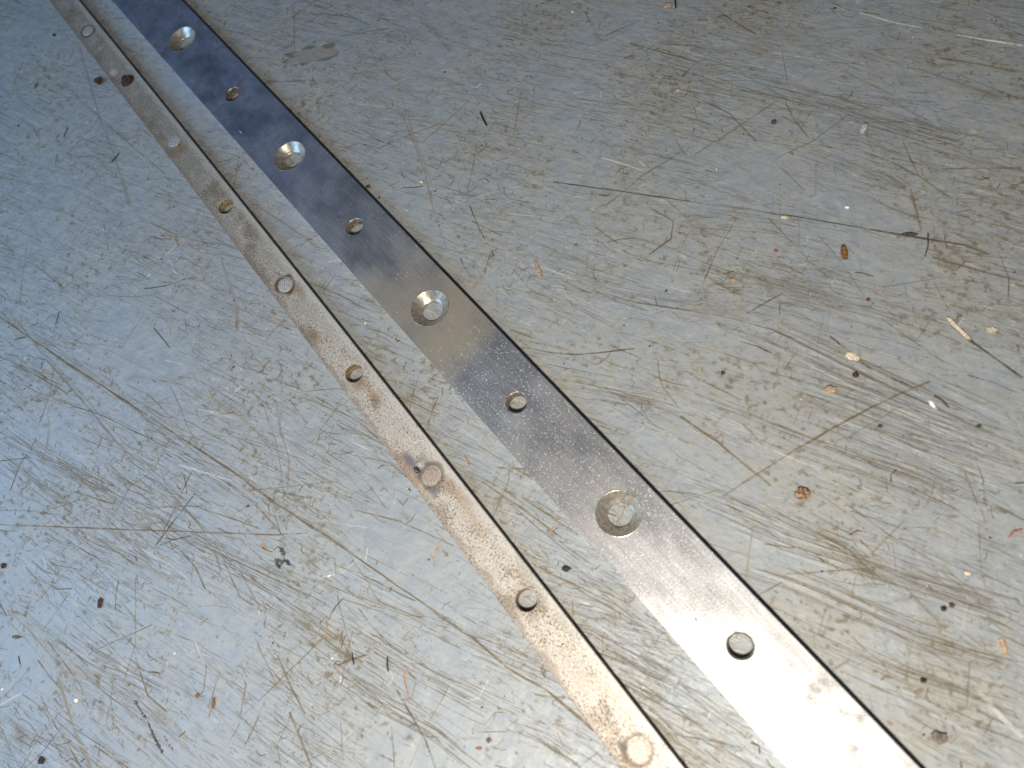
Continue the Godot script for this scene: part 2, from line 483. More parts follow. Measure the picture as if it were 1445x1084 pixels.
func marks_c() -> void:
	bundle([79.0, -62.9, 101.3, -20.6, 117.9, 9.4], "pale", 12, 8.0, 0.45)
	bundle([49.7, -84.0, 71.2, -43.4, 91.6, -8.4, 97.4, 6.3], "brown", 26, 8.0, 0.5)
	bundle([48.8, -82.9, 70.2, -42.2, 90.2, -7.0], "pale", 12, 8.0, 0.5)
	bundle([28.6, -57.2, 41.9, -34.2, 47.2, -22.1], "brown", 16, 5.0, 0.55)
	bundle([78.6, -120.7, 99.1, -102.8, 117.5, -76.7], "brown", 20, 10.0, 0.4)
	bundle([109.0, -102.2, 120.3, -76.2, 134.6, -52.5], "brown", 14, 8.0, 0.4)
	bundle([39.0, -155.5, 60.0, -124.4, 78.2, -102.6], "brown", 14, 8.0, 0.45)
	bundle([79.9, -79.8, 93.7, -57.4, 106.7, -36.3], "brown", 12, 8.0, 0.4)
	path([117.5, -28.3, 118.0, -25.5, 117.9, -22.2], 0.72, "dark", 0.88, 0.6)
	path([114.5, -28.0, 114.4, -24.0], 0.72, "white", 0.88, 0.6)
	path([105.8, -2.9, 103.0, 2.7, 100.8, 7.6], 0.40, "brown", 0.77, 0.6)
	path([111.8, -4.5, 108.1, 2.9, 102.7, 8.4], 0.40, "brown", 0.77, 0.6)
	path([97.0, -6.5, 92.7, -3.6, 87.4, -1.2], 0.40, "brown", 0.66, 0.6)
	path([85.6, -67.6, 90.3, -69.3, 92.4, -70.1], 0.40, "brown", 0.66, 0.6)
	path([111.8, -53.3, 117.9, -54.7], 0.40, "brown", 0.55, 0.6)
	path([129.0, -47.6, 140.1, -51.5], 0.40, "brown", 0.66, 0.6)
	path([148.1, -60.5, 145.1, -52.7, 143.8, -48.3], 0.40, "brown", 0.55, 0.6)
	path([133.5, -70.6, 149.4, -61.3], 0.40, "brown", 0.55, 0.6)
	path([87.8, -119.0, 90.0, -108.6, 93.3, -100.8], 0.56, "brown", 0.66, 0.6)
	path([94.7, -141.2, 121.2, -112.5], 0.48, "brown", 0.55, 0.6)
	path([-227.4, -226.0, -202.3, -206.3, -176.0, -185.5, -147.0, -163.0, -113.4, -136.6], 0.64, "brown", 0.88, 0.6)
	bundle([-202.8, -215.8, -185.6, -187.5, -177.3, -170.3, -160.7, -145.1], "tan", 10, 4.0, 0.5)
	bundle([-166.8, -189.1, -153.7, -166.5, -131.2, -132.2, -108.5, -97.0], "brown", 14, 5.0, 0.5)
	bundle([-147.4, -174.6, -139.4, -155.3, -134.2, -135.7, -119.7, -108.4], "brown", 9, 4.0, 0.5)
	bundle([-143.7, -146.1, -130.0, -115.6, -113.6, -81.8], "brown", 14, 6.0, 0.45)
	path([-162.1, -167.0, -155.4, -165.1, -148.0, -161.6], 0.48, "dark", 0.77, 0.6)
	path([-156.2, -163.5, -151.9, -148.4, -151.8, -137.5], 0.40, "dark", 0.66, 0.6)
	path([-141.5, -149.2, -142.6, -139.3], 0.72, "brown", 0.77, 0.6)
	path([-139.9, -141.9, -140.0, -124.7, -136.7, -119.0], 0.64, "brown", 0.77, 0.6)
	path([-135.2, -133.6, -134.6, -114.2], 0.48, "brown", 0.77, 0.6)
	path([-177.3, -161.5, -187.9, -136.3, -197.9, -126.0], 0.32, "brown", 0.66, 0.6)
	path([-190.1, -131.1, -191.1, -114.5, -186.2, -104.1], 0.48, "brown", 0.77, 0.6)
	path([-202.9, -144.2, -178.1, -138.7], 0.40, "brown", 0.66, 0.6)
	path([-141.4, -106.8, -141.7, -85.4], 0.48, "brown", 0.66, 0.6)
	path([-136.3, -95.7, -136.9, -82.2, -136.4, -70.6], 0.56, "brown", 0.77, 0.6)
	path([-141.5, -74.8, -142.6, -53.0], 0.72, "brown", 0.83, 0.6)
	bundle([-237.6, -195.4, -227.0, -170.0, -218.3, -142.2, -206.8, -128.0], "tan", 16, 5.0, 0.45)
	bundle([-223.2, -170.2, -207.6, -142.3, -183.2, -106.8], "brown", 16, 7.0, 0.4)
	bundle([-214.4, -143.6, -196.2, -109.1, -182.5, -78.3], "brown", 12, 8.0, 0.4)
	path([-224.4, -145.3, -224.9, -121.9, -223.3, -104.1], 1.12, "tan", 0.66, 0.6)
	path([-234.1, -142.9, -231.8, -125.4], 0.48, "brown", 0.77, 0.6)
	path([-229.6, -118.7, -227.2, -106.6], 0.64, "brown", 0.77, 0.6)
	path([-252.3, -150.7, -241.8, -149.3], 0.72, "pale", 0.66, 0.6)
	path([-171.3, -92.2, -160.8, -105.0], 0.40, "brown", 0.66, 0.6)
	path([-159.3, -85.3, -152.3, -94.0], 0.40, "brown", 0.66, 0.6)
	path([-162.3, -74.6, -152.4, -80.8], 0.40, "brown", 0.66, 0.6)
	path([-170.1, -78.4, -160.5, -82.8], 0.40, "brown", 0.55, 0.6)
	path([-170.4, -123.7, -163.4, -111.9, -160.2, -104.0], 0.72, "tan", 0.55, 0.6)
	path([-164.4, -121.2, -164.8, -112.8], 0.48, "pale", 0.66, 0.6)
	path([-160.2, -104.0, -170.2, -95.2], 0.32, "brown", 0.66, 0.6)
	path([-164.1, -109.7, -169.1, -102.1, -173.3, -101.8], 0.32, "brown", 0.66, 0.6)
	path([-251.9, -152.0, -235.6, -156.2], 0.32, "brown", 0.66, 0.6)
	path([-251.2, -121.8, -240.0, -128.2, -230.0, -131.2], 0.40, "brown", 0.55, 0.6)
	path([-223.2, -180.9, -206.7, -183.9], 0.40, "brown", 0.55, 0.6)
	path([-224.2, -167.3, -208.4, -174.2], 0.40, "brown", 0.66, 0.6)
	bundle([-108.6, -90.7, -90.1, -55.5, -73.7, -29.3], "brown", 14, 3.5, 0.55)
	bundle([-117.0, -75.6, -106.9, -55.0, -96.0, -37.5, -87.4, -18.0], "brown", 16, 4.0, 0.55)
	bundle([-72.2, -25.6, -64.2, -14.3, -57.1, 1.2], "brown", 10, 3.0, 0.6)
	path([-83.8, -47.5, -99.0, -40.0, -110.5, -32.9], 0.32, "brown", 0.66, 0.6)
	bundle([-102.6, -101.4, -87.2, -80.9, -69.4, -56.3], "brown", 7, 3.0, 0.45)

func marks_d() -> void:
	path([-109.2, -48.3, -115.4, -35.8], 0.40, "brown", 0.66, 0.6)
	bundle([-127.3, -107.2, -114.8, -79.6, -102.6, -55.1], "brown", 8, 6.0, 0.45)
	bundle([-78.5, -73.3, -62.5, -47.2, -46.4, -24.9], "brown", 8, 5.0, 0.45)
	bundle([-59.9, -138.8, -38.7, -115.0, -26.3, -91.5], "brown", 6, 3.0, 0.5)
	path([-77.4, -184.5, -62.3, -160.2, -54.9, -135.0], 0.40, "brown", 0.66, 0.6)
	bundle([-75.6, -191.6, -58.8, -153.4, -51.3, -117.4], "brown", 8, 6.0, 0.4)
	path([-81.8, -125.9, -69.1, -111.2, -55.2, -89.0], 0.48, "brown", 0.66, 0.6)
	bundle([31.9, -41.3, 44.4, -18.5, 62.1, 6.9, 78.9, 30.1, 85.7, 40.2], "brown", 24, 5.0, 0.55)
	bundle([31.6, -40.9, 44.1, -18.1, 61.3, 7.7], "pale", 10, 4.0, 0.5)
	bundle([23.2, -27.8, 36.5, -9.3, 46.3, 8.1, 57.4, 27.7, 73.4, 49.6], "brown", 22, 4.0, 0.6)
	bundle([24.8, -24.8, 46.3, 8.1, 55.4, 25.0], "pale", 9, 3.0, 0.5)
	bundle([44.6, -31.8, 57.9, -4.8, 59.4, 9.8], "brown", 20, 4.0, 0.55)
	bundle([25.1, -1.9, 36.6, 18.8, 46.0, 34.7, 65.1, 60.5], "brown", 16, 5.0, 0.5)
	path([34.9, 31.4, 40.9, 40.4, 45.8, 49.5], 0.56, "brown", 0.66, 0.6)
	path([38.6, -29.5, 29.8, -21.2, 24.3, -16.0], 0.64, "tan", 0.66, 0.6)
	path([25.2, -10.1, 34.1, -9.0], 0.56, "brown", 0.66, 0.6)
	path([96.0, 13.1, 86.7, 23.7, 82.8, 29.9], 0.40, "brown", 0.66, 0.6)
	path([49.5, 6.7, 54.2, 3.3], 0.32, "brown", 0.55, 0.6)
	path([32.4, 10.5, 39.8, 5.5], 0.40, "brown", 0.55, 0.6)
	path([59.7, 49.6, 59.7, 58.6, 60.3, 66.0], 1.76, "pale", 0.55, 0.6)
	bundle([53.9, 26.6, 63.0, 40.6, 74.0, 53.0], "brown", 14, 6.0, 0.4)
	bundle([34.0, 38.8, 42.3, 56.3, 50.7, 69.5], "brown", 14, 8.0, 0.4)
	bundle([69.0, 4.2, 78.0, 16.3, 81.9, 32.8], "brown", 10, 6.0, 0.4)
	path([63.7, 0.3, 79.0, -1.8], 0.64, "brown", 0.55, 0.6)
	path([37.0, -10.2, 64.1, 6.3], 0.48, "brown", 0.55, 0.6)
	path([28.7, 21.3, 35.3, 21.9], 1.12, "smear", 0.55, 0.6)
	blot(-115.8, -131.3, rng.randf_range(0.4, 1.6), rng.randf_range(0.25, 1.0), rng.randf_range(0.6, 1.8), tones["black"], 0.8, 0.2, 0.4)
	blot(-116.0, -130.1, rng.randf_range(0.4, 1.6), rng.randf_range(0.25, 1.0), rng.randf_range(0.6, 1.8), tones["black"], 0.8, 0.2, 0.4)
	blot(-116.2, -128.9, rng.randf_range(0.4, 1.6), rng.randf_range(0.25, 1.0), rng.randf_range(0.6, 1.8), tones["black"], 0.8, 0.2, 0.4)
	blot(-116.3, -127.7, rng.randf_range(0.4, 1.6), rng.randf_range(0.25, 1.0), rng.randf_range(0.6, 1.8), tones["black"], 0.8, 0.2, 0.4)
	blot(-116.5, -126.5, rng.randf_range(0.4, 1.6), rng.randf_range(0.25, 1.0), rng.randf_range(0.6, 1.8), tones["black"], 0.8, 0.2, 0.4)
	blot(-117.4, -126.3, rng.randf_range(0.4, 1.6), rng.randf_range(0.25, 1.0), rng.randf_range(0.6, 1.8), tones["black"], 0.8, 0.2, 0.4)
	blot(-118.3, -126.1, rng.randf_range(0.4, 1.6), rng.randf_range(0.25, 1.0), rng.randf_range(0.6, 1.8), tones["black"], 0.8, 0.2, 0.4)
	blot(-119.3, -125.9, rng.randf_range(0.4, 1.6), rng.randf_range(0.25, 1.0), rng.randf_range(0.6, 1.8), tones["black"], 0.8, 0.2, 0.4)
	blot(-120.2, -125.7, rng.randf_range(0.4, 1.6), rng.randf_range(0.25, 1.0), rng.randf_range(0.6, 1.8), tones["black"], 0.8, 0.2, 0.4)
	blot(-120.2, -126.5, rng.randf_range(0.4, 1.6), rng.randf_range(0.25, 1.0), rng.randf_range(0.6, 1.8), tones["black"], 0.8, 0.2, 0.4)
	blot(-120.2, -127.4, rng.randf_range(0.4, 1.6), rng.randf_range(0.25, 1.0), rng.randf_range(0.6, 1.8), tones["black"], 0.8, 0.2, 0.4)
	blot(-120.2, -128.3, rng.randf_range(0.4, 1.6), rng.randf_range(0.25, 1.0), rng.randf_range(0.6, 1.8), tones["black"], 0.8, 0.2, 0.4)
	blot(-120.2, -129.1, rng.randf_range(0.4, 1.6), rng.randf_range(0.25, 1.0), rng.randf_range(0.6, 1.8), tones["black"], 0.8, 0.2, 0.4)
	blot(-119.1, -128.2, rng.randf_range(0.4, 1.6), rng.randf_range(0.25, 1.0), rng.randf_range(0.6, 1.8), tones["black"], 0.8, 0.2, 0.4)
	blot(-118.1, -127.3, rng.randf_range(0.4, 1.6), rng.randf_range(0.25, 1.0), rng.randf_range(0.6, 1.8), tones["black"], 0.8, 0.2, 0.4)
	blot(-117.0, -126.4, rng.randf_range(0.4, 1.6), rng.randf_range(0.25, 1.0), rng.randf_range(0.6, 1.8), tones["black"], 0.8, 0.2, 0.4)
	blot(-116.0, -125.4, rng.randf_range(0.4, 1.6), rng.randf_range(0.25, 1.0), rng.randf_range(0.6, 1.8), tones["black"], 0.8, 0.2, 0.4)
	blot(-116.0, -124.9, rng.randf_range(0.4, 1.6), rng.randf_range(0.25, 1.0), rng.randf_range(0.6, 1.8), tones["black"], 0.8, 0.2, 0.4)
	blot(-116.0, -124.4, rng.randf_range(0.4, 1.6), rng.randf_range(0.25, 1.0), rng.randf_range(0.6, 1.8), tones["black"], 0.8, 0.2, 0.4)
	blot(-116.0, -123.9, rng.randf_range(0.4, 1.6), rng.randf_range(0.25, 1.0), rng.randf_range(0.6, 1.8), tones["black"], 0.8, 0.2, 0.4)
	blot(-196.6, -115.6, rng.randf_range(0.4, 1.3), rng.randf_range(0.25, 0.8), rng.randf_range(0.6, 1.8), tones["black"], 0.85, 0.2, 0.4)
	blot(-196.5, -114.5, rng.randf_range(0.4, 1.3), rng.randf_range(0.25, 0.8), rng.randf_range(0.6, 1.8), tones["black"], 0.85, 0.2, 0.4)
	blot(-196.3, -113.4, rng.randf_range(0.4, 1.3), rng.randf_range(0.25, 0.8), rng.randf_range(0.6, 1.8), tones["black"], 0.85, 0.2, 0.4)
	blot(-196.2, -112.3, rng.randf_range(0.4, 1.3), rng.randf_range(0.25, 0.8), rng.randf_range(0.6, 1.8), tones["black"], 0.85, 0.2, 0.4)
	blot(-196.0, -111.1, rng.randf_range(0.4, 1.3), rng.randf_range(0.25, 0.8), rng.randf_range(0.6, 1.8), tones["black"], 0.85, 0.2, 0.4)
	blot(-195.7, -109.8, rng.randf_range(0.4, 1.3), rng.randf_range(0.25, 0.8), rng.randf_range(0.6, 1.8), tones["black"], 0.85, 0.2, 0.4)
	blot(-195.4, -108.4, rng.randf_range(0.4, 1.3), rng.randf_range(0.25, 0.8), rng.randf_range(0.6, 1.8), tones["black"], 0.85, 0.2, 0.4)
	blot(-195.1, -107.1, rng.randf_range(0.4, 1.3), rng.randf_range(0.25, 0.8), rng.randf_range(0.6, 1.8), tones["black"], 0.85, 0.2, 0.4)
	blot(-194.8, -105.7, rng.randf_range(0.4, 1.3), rng.randf_range(0.25, 0.8), rng.randf_range(0.6, 1.8), tones["black"], 0.85, 0.2, 0.4)
	blot(-194.8, -104.4, rng.randf_range(0.4, 1.3), rng.randf_range(0.25, 0.8), rng.randf_range(0.6, 1.8), tones["black"], 0.85, 0.2, 0.4)
	blot(-194.8, -103.1, rng.randf_range(0.4, 1.3), rng.randf_range(0.25, 0.8), rng.randf_range(0.6, 1.8), tones["black"], 0.85, 0.2, 0.4)
	blot(-194.7, -101.8, rng.randf_range(0.4, 1.3), rng.randf_range(0.25, 0.8), rng.randf_range(0.6, 1.8), tones["black"], 0.85, 0.2, 0.4)
	blot(-194.7, -100.5, rng.randf_range(0.4, 1.3), rng.randf_range(0.25, 0.8), rng.randf_range(0.6, 1.8), tones["black"], 0.85, 0.2, 0.4)
	blot(-194.6, -99.3, rng.randf_range(0.4, 1.3), rng.randf_range(0.25, 0.8), rng.randf_range(0.6, 1.8), tones["black"], 0.85, 0.2, 0.4)

func marks_e() -> void:
	blot(-194.5, -98.1, rng.randf_range(0.4, 1.3), rng.randf_range(0.25, 0.8), rng.randf_range(0.6, 1.8), tones["black"], 0.85, 0.2, 0.4)
	blot(-194.4, -96.9, rng.randf_range(0.4, 1.3), rng.randf_range(0.25, 0.8), rng.randf_range(0.6, 1.8), tones["black"], 0.85, 0.2, 0.4)
	blot(-194.3, -95.8, rng.randf_range(0.4, 1.3), rng.randf_range(0.25, 0.8), rng.randf_range(0.6, 1.8), tones["black"], 0.85, 0.2, 0.4)
	blot(-194.1, -94.6, rng.randf_range(0.4, 1.3), rng.randf_range(0.25, 0.8), rng.randf_range(0.6, 1.8), tones["black"], 0.85, 0.2, 0.4)
	blot(-194.0, -93.4, rng.randf_range(0.4, 1.3), rng.randf_range(0.25, 0.8), rng.randf_range(0.6, 1.8), tones["black"], 0.85, 0.2, 0.4)
	blot(-193.8, -92.3, rng.randf_range(0.4, 1.3), rng.randf_range(0.25, 0.8), rng.randf_range(0.6, 1.8), tones["black"], 0.85, 0.2, 0.4)
	blot(-190.6, -96.4, rng.randf_range(0.4, 1.1), rng.randf_range(0.25, 0.7), rng.randf_range(0.6, 1.8), tones["dark"], 0.6, 0.2, 0.4)
	blot(-190.3, -94.5, rng.randf_range(0.4, 1.1), rng.randf_range(0.25, 0.7), rng.randf_range(0.6, 1.8), tones["dark"], 0.6, 0.2, 0.4)
	blot(-189.9, -92.6, rng.randf_range(0.4, 1.1), rng.randf_range(0.25, 0.7), rng.randf_range(0.6, 1.8), tones["dark"], 0.6, 0.2, 0.4)
	blot(-189.5, -90.8, rng.randf_range(0.4, 1.1), rng.randf_range(0.25, 0.7), rng.randf_range(0.6, 1.8), tones["dark"], 0.6, 0.2, 0.4)
	blot(-161.7, -310.5, rng.randf_range(0.4, 1.1), rng.randf_range(0.25, 0.7), rng.randf_range(0.6, 1.8), tones["teal"], 0.6, 0.2, 0.4)
	blot(-163.3, -308.1, rng.randf_range(0.4, 1.1), rng.randf_range(0.25, 0.7), rng.randf_range(0.6, 1.8), tones["teal"], 0.6, 0.2, 0.4)
	blot(-165.0, -305.7, rng.randf_range(0.4, 1.1), rng.randf_range(0.25, 0.7), rng.randf_range(0.6, 1.8), tones["teal"], 0.6, 0.2, 0.4)
	blot(-166.6, -303.3, rng.randf_range(0.4, 1.1), rng.randf_range(0.25, 0.7), rng.randf_range(0.6, 1.8), tones["teal"], 0.6, 0.2, 0.4)
	blot(-139.4, -370.5, 4, 2.6, 1.05, tones["brown"], 0.5, -0.1, 1.0)
	blot(-51.3, -225.2, 3, 2, 1.05, tones["brown"], 0.3, -0.1, 1.0)
	blot(-117.7, -348.0, 3, 2, 1.05, tones["brown"], 0.35, -0.1, 1.0)
	blot(-81.0, -227.2, 5, 2, 1.05, tones["brown"], 0.35, -0.1, 1.0)
	blot(-115.6, -205.5, 5, 1.2, 1.05, tones["pale"], 0.45, -0.1, 1.0)
	blot(-195.3, -132.4, 5, 2, 1.05, tones["pale"], 0.5, -0.1, 1.0)
	blot(173.9, -188.7, 9, 4, 1.05, tones["brown"], 0.25, -0.1, 1.0)
	blot(219.4, -108.1, 8, 3, 1.05, tones["brown"], 0.4, -0.1, 1.0)
	blot(81.1, -106.2, 14, 6, 1.05, tones["brown"], 0.25, -0.1, 1.0)
	blot(105.0, -97.5, 12, 5, 1.05, tones["brown"], 0.22, -0.1, 1.0)
	blot(112.7, -82.8, 16, 6, 1.05, tones["brown"], 0.2, -0.1, 1.0)
	blot(99.9, -136.4, 8, 3, 1.05, tones["brown"], 0.3, -0.1, 1.0)
	blot(195.8, -88.4, 7, 2, 1.05, tones["tan"], 0.4, -0.1, 1.0)
	blot(131.1, -16.6, 10, 4, 1.05, tones["tan"], 0.25, -0.1, 1.0)
	blot(65.3, 26.5, 5, 2, 1.05, tones["brown"], 0.3, -0.1, 1.0)
	blot(-113.3, -506.2, 5, 2, 1.05, tones["smear"], 0.4, -0.1, 1.0)
	blot(-150.0, -415.3, 4, 2, 1.05, tones["smear"], 0.4, -0.1, 1.0)
	blot(-189.4, -104.7, 6, 3, 1.05, tones["brown"], 0.35, -0.1, 1.0)
	blot(-247.4, -133.0, 8, 4, 1.05, tones["brown"], 0.35, -0.1, 1.0)
	blot(-119.7, -101.9, 9, 4, 1.05, tones["brown"], 0.25, -0.1, 1.0)
	blot(-113.5, -88.0, 6, 3, 1.05, tones["brown"], 0.3, -0.1, 1.0)
	blot(82.5, -320.0, 8, 3, 1.05, tones["smear"], 0.35, -0.1, 1.0)
	blot(58.2, -288.1, 6, 2, 1.05, tones["brown"], 0.3, -0.1, 1.0)
	blot(84.1, -301.5, 6, 3, 1.05, tones["smear"], 0.3, -0.1, 1.0)
	blot(83.0, -238.7, 5, 2, 1.05, tones["brown"], 0.25, -0.1, 1.0)
	blot(131.6, -70.3, 8, 3, 1.05, tones["tan"], 0.2, -0.1, 1.0)
	blot(80.8, -53.7, 10, 4, 1.05, tones["tan"], 0.25, -0.1, 1.0)



func build_bench() -> void:
	paint_bench()
	var colour := Image.create_from_data(CW, CH, false, Image.FORMAT_RGB8, col)
	var small: Image = colour.duplicate()
	small.resize(CW / 2, CH / 2, Image.INTERPOLATE_BILINEAR)
	var sd := small.get_data()
	var rough := PackedByteArray()
	var total := CW * CH / 4
	rough.resize(total)
	for i in total:
		var j := i * 3
		# bare paint keeps some gloss; brown, dirty scratches are dull
		rough[i] = clampi(108 + (sd[j] - sd[j + 2] + 5) * 4 + (150 - sd[j + 1]), 84, 225)
	var rough_im := Image.create_from_data(CW / 2, CH / 2, false, Image.FORMAT_L8, rough)
	var relief := Image.create_from_data(CW, CH, false, Image.FORMAT_RF, hgt.to_byte_array())
	relief.bump_map_to_normal_map(1.0)
	relief.convert(Image.FORMAT_RGB8)
	col = PackedByteArray()
	hgt = PackedFloat32Array()
	var tiles := []
	for j in 2:
		for i in 2:
			var r := Rect2i(i * CW / 2, j * CH / 2, CW / 2, CH / 2)
			var half := Rect2i(i * CW / 4, j * CH / 4, CW / 4, CH / 4)
			var m := StandardMaterial3D.new()
			m.resource_name = "scratched grey bench paint"
			m.albedo_texture = ImageTexture.create_from_image(colour.get_region(r))
			m.normal_enabled = true
			m.normal_texture = ImageTexture.create_from_image(relief.get_region(r))
			m.normal_scale = 0.55
			m.roughness = 1.0
			m.roughness_texture = ImageTexture.create_from_image(rough_im.get_region(half))
			m.texture_repeat = false
			tiles.append(m)
	# the canvas lies once under the camera; the bench goes on around it in mirrored copies of the same painted sheet
	var mesh := ArrayMesh.new()
	for j in 2:
		for i in 2:
			var st := SurfaceTool.new()
			st.begin(Mesh.PRIMITIVE_TRIANGLES)
			for bx in range(-1, 2):
				for bz in range(-1, 1):
					sheet(st, bx, bz, i, j)
			st.index()
			st.generate_tangents()
			st.set_material(tiles[j * 2 + i])
			mesh = st.commit(mesh)
	# rolled edge and underside of the slab
	var st := SurfaceTool.new()
	st.begin(Mesh.PRIMITIVE_TRIANGLES)
	box(st, Vector3(-900, -40.0, -1320.0), Vector3(900, -0.5, 120.0))
	st.set_material(mats.plain_paint)
	mesh = st.commit(mesh)
	var o := MeshInstance3D.new()
	o.name = "bench_top"
	o.mesh = mesh
	o.set_meta("kind", "structure")
	o.set_meta("label", "grey painted metal bench top covered with brown scratches and grime")
	add_child(o, true)


func sheet(st: SurfaceTool, bx: int, bz: int, i: int, j: int) -> void:
	var w := CW / RES
	var h := CH / RES
	var corners := []
	for c in [Vector2(0, 0), Vector2(1, 0), Vector2(1, 1), Vector2(0, 1)]:
		var u: float = (i + c.x) * 0.5
		var v: float = (j + c.y) * 0.5
		var fx := u if bx == 0 else 1.0 - u
		var fz := v if bz == 0 else 1.0 - v
		corners.append([Vector3(X0 + (fx + bx) * w, 0, Z0 + (fz + bz) * h) * LIFT, c])
	var flip := (bx != 0) != (bz != 0)
	for t in ([0, 1, 2, 0, 2, 3] if not flip else [0, 2, 1, 0, 3, 2]):
		st.set_normal(Vector3.UP)
		st.set_uv(corners[t][1])
		st.add_vertex(corners[t][0])


# ------------------------------------------------------------------ shapes

func box(st: SurfaceTool, a: Vector3, b: Vector3) -> void:
	var p := []
	for k in 8:
		p.append(Vector3(b.x if k & 1 else a.x, b.y if k & 2 else a.y, b.z if k & 4 else a.z) * LIFT)
	for f in [[0, 1, 3, 2, Vector3.FORWARD], [4, 5, 7, 6, Vector3.BACK], [0, 1, 5, 4, Vector3.DOWN], [2, 3, 7, 6, Vector3.UP], [0, 2, 6, 4, Vector3.LEFT], [1, 3, 7, 5, Vector3.RIGHT]]:
		for t in [[0, 1, 2], [0, 2, 3]]:
			face(st, [p[f[t[0]]], p[f[t[1]]], p[f[t[2]]]], [f[4], f[4], f[4]], [Vector2.ZERO, Vector2.ZERO, Vector2.ZERO])


func face(st: SurfaceTool, p: Array, n: Array, uv: Array) -> void:
	# one triangle, turned so that its front (clockwise) side is where its normals point
	var order := [0, 1, 2]
	if (p[1] - p[0]).cross(p[2] - p[0]).dot(n[0] + n[1] + n[2]) > 0.0:
		order = [0, 2, 1]
	for k in order:
		st.set_normal(n[k])
		st.set_uv(uv[k])
		st.add_vertex(p[k])


func quad(st: SurfaceTool, p: Array, n: Array, uv: Array) -> void:
	face(st, [p[0], p[1], p[2]], [n[0], n[1], n[2]], [uv[0], uv[1], uv[2]])
	face(st, [p[0], p[2], p[3]], [n[0], n[2], n[3]], [uv[0], uv[2], uv[3]])


class Bar:
	# a flat bar with rounded long edges: where its middle runs, how wide it is, which circles are cut out of it
	var from := 0.0
	var to := 0.0
	var split := 0.0
	var low := 0.0
	var long := 1.0
	var round := 1.0                 # radius of the far long edge, and of the near one
	var round_left := 1.0
	var holes := []                  # [along, across, radius at the top]
	var middle: Callable
	var width: Callable

	func at(u: float, v: float, y: float) -> Vector3:
		# v from -1 to 1 over the full width
		return Vector3(u, y, -(middle.call(u) + v * width.call(u) * 0.5)) * 0.001

	func edge(u: float, v: float) -> float:
		# v = -1 or 1: where the flat top ends on that side
		return v * (1.0 - (round_left if v < 0.0 else round) * 2.0 / width.call(u))


func bar_mesh(bar: Bar, materials: Array) -> ArrayMesh:
	var mesh := ArrayMesh.new()
	for side in 2:
		var a := bar.from if side == 0 else bar.split
		var b := bar.split if side == 0 else bar.to
		var st := SurfaceTool.new()
		st.begin(Mesh.PRIMITIVE_TRIANGLES)
		var cuts := [a]
		var cells := []
		for h in bar.holes:
			if h[0] > a and h[0] < b:
				cells.append([h[0] - 12.5, h[0] + 12.5, h])
		var u := a
		for c in cells:
			run(st, bar, u, c[0], side)
			cell(st, bar, c[0], c[1], c[2], side)
			u = c[1]
		run(st, bar, u, b, side)
		# the rounded long edges
		var n := int((b - a) / 6.0)
		for k in n:
			var u0 := a + (b - a) * k / n
			var u1 := a + (b - a) * (k + 1) / n
			for s in [-1.0, 1.0]:
				var prof := [[0.0, 0.0, 90.0], [0.12, 0.38, 68.0], [0.45, 0.76, 45.0], [0.8, 0.95, 20.0], [1.0, 1.0, 0.0]]  # [drop, out, tilt]: from the top face outwards
				var pts := []
				for q in prof:
					var rd := bar.round_left if s < 0.0 else bar.round
					pts.append([THICK - q[0] * rd, 1.0 - rd * (1.0 - q[1]) * 2.0 / bar.width.call(u0), q[2]])
				pts.append([0.5, 1.0, 0.0])
				pts.append([0.06, 1.0 - 0.5 * 2.0 / bar.width.call(u0), -45.0])
				for q in pts.size() - 1:
					var e: Array = pts[q]
					var f: Array = pts[q + 1]
					var ne := Vector3(0, sin(deg_to_rad(e[2])), -s * cos(deg_to_rad(e[2])))
					var nf := Vector3(0, sin(deg_to_rad(f[2])), -s * cos(deg_to_rad(f[2])))
					quad(st, [bar.at(u0, s * e[1], e[0]), bar.at(u1, s * e[1], e[0]), bar.at(u1, s * f[1], f[0]), bar.at(u0, s * f[1], f[0])], [ne, ne, nf, nf],
						[side_uv(bar, u0, s * e[1], side), side_uv(bar, u1, s * e[1], side), side_uv(bar, u1, s * f[1], side), side_uv(bar, u0, s * f[1], side)])
		# the sawn end
		var end := a if side == 0 else b
		var nn := Vector3(-1 if side == 0 else 1, 0, 0)
		quad(st, [bar.at(end, -0.97, 0.06), bar.at(end, 0.97, 0.06), bar.at(end, 0.94, THICK), bar.at(end, -0.94, THICK)], [nn, nn, nn, nn], [side_uv(bar, end, -1, side), side_uv(bar, end, 1, side), side_uv(bar, end, 1, side), side_uv(bar, end, -1, side)])
		st.set_material(materials[side])
		st.index()
		mesh = st.commit(mesh)
	return mesh


func side_uv(bar: Bar, u: float, v: float, side: int) -> Vector2:
	return Vector2((u - bar.low) / (bar.split - bar.low) if side == 0 else (u - bar.split) / (bar.low + bar.long - bar.split), clampf(v * 0.5 + 0.5, 0.01, 0.99))


func run(st: SurfaceTool, bar: Bar, a: float, b: float, side: int) -> void:
	var n := maxi(1, int((b - a) / 6.0))
	for k in n:
		var u0 := a + (b - a) * k / n
		var u1 := a + (b - a) * (k + 1) / n
		var e := bar.edge(u0, 1.0)
		var d := bar.edge(u0, -1.0)
		for top in [true, false]:
			var y := THICK if top else 0.06
			var nn := Vector3.UP if top else Vector3.DOWN
			quad(st, [bar.at(u0, d, y), bar.at(u1, d, y), bar.at(u1, e, y), bar.at(u0, e, y)], [nn, nn, nn, nn],
				[side_uv(bar, u0, d, side), side_uv(bar, u1, d, side), side_uv(bar, u1, e, side), side_uv(bar, u0, e, side)])


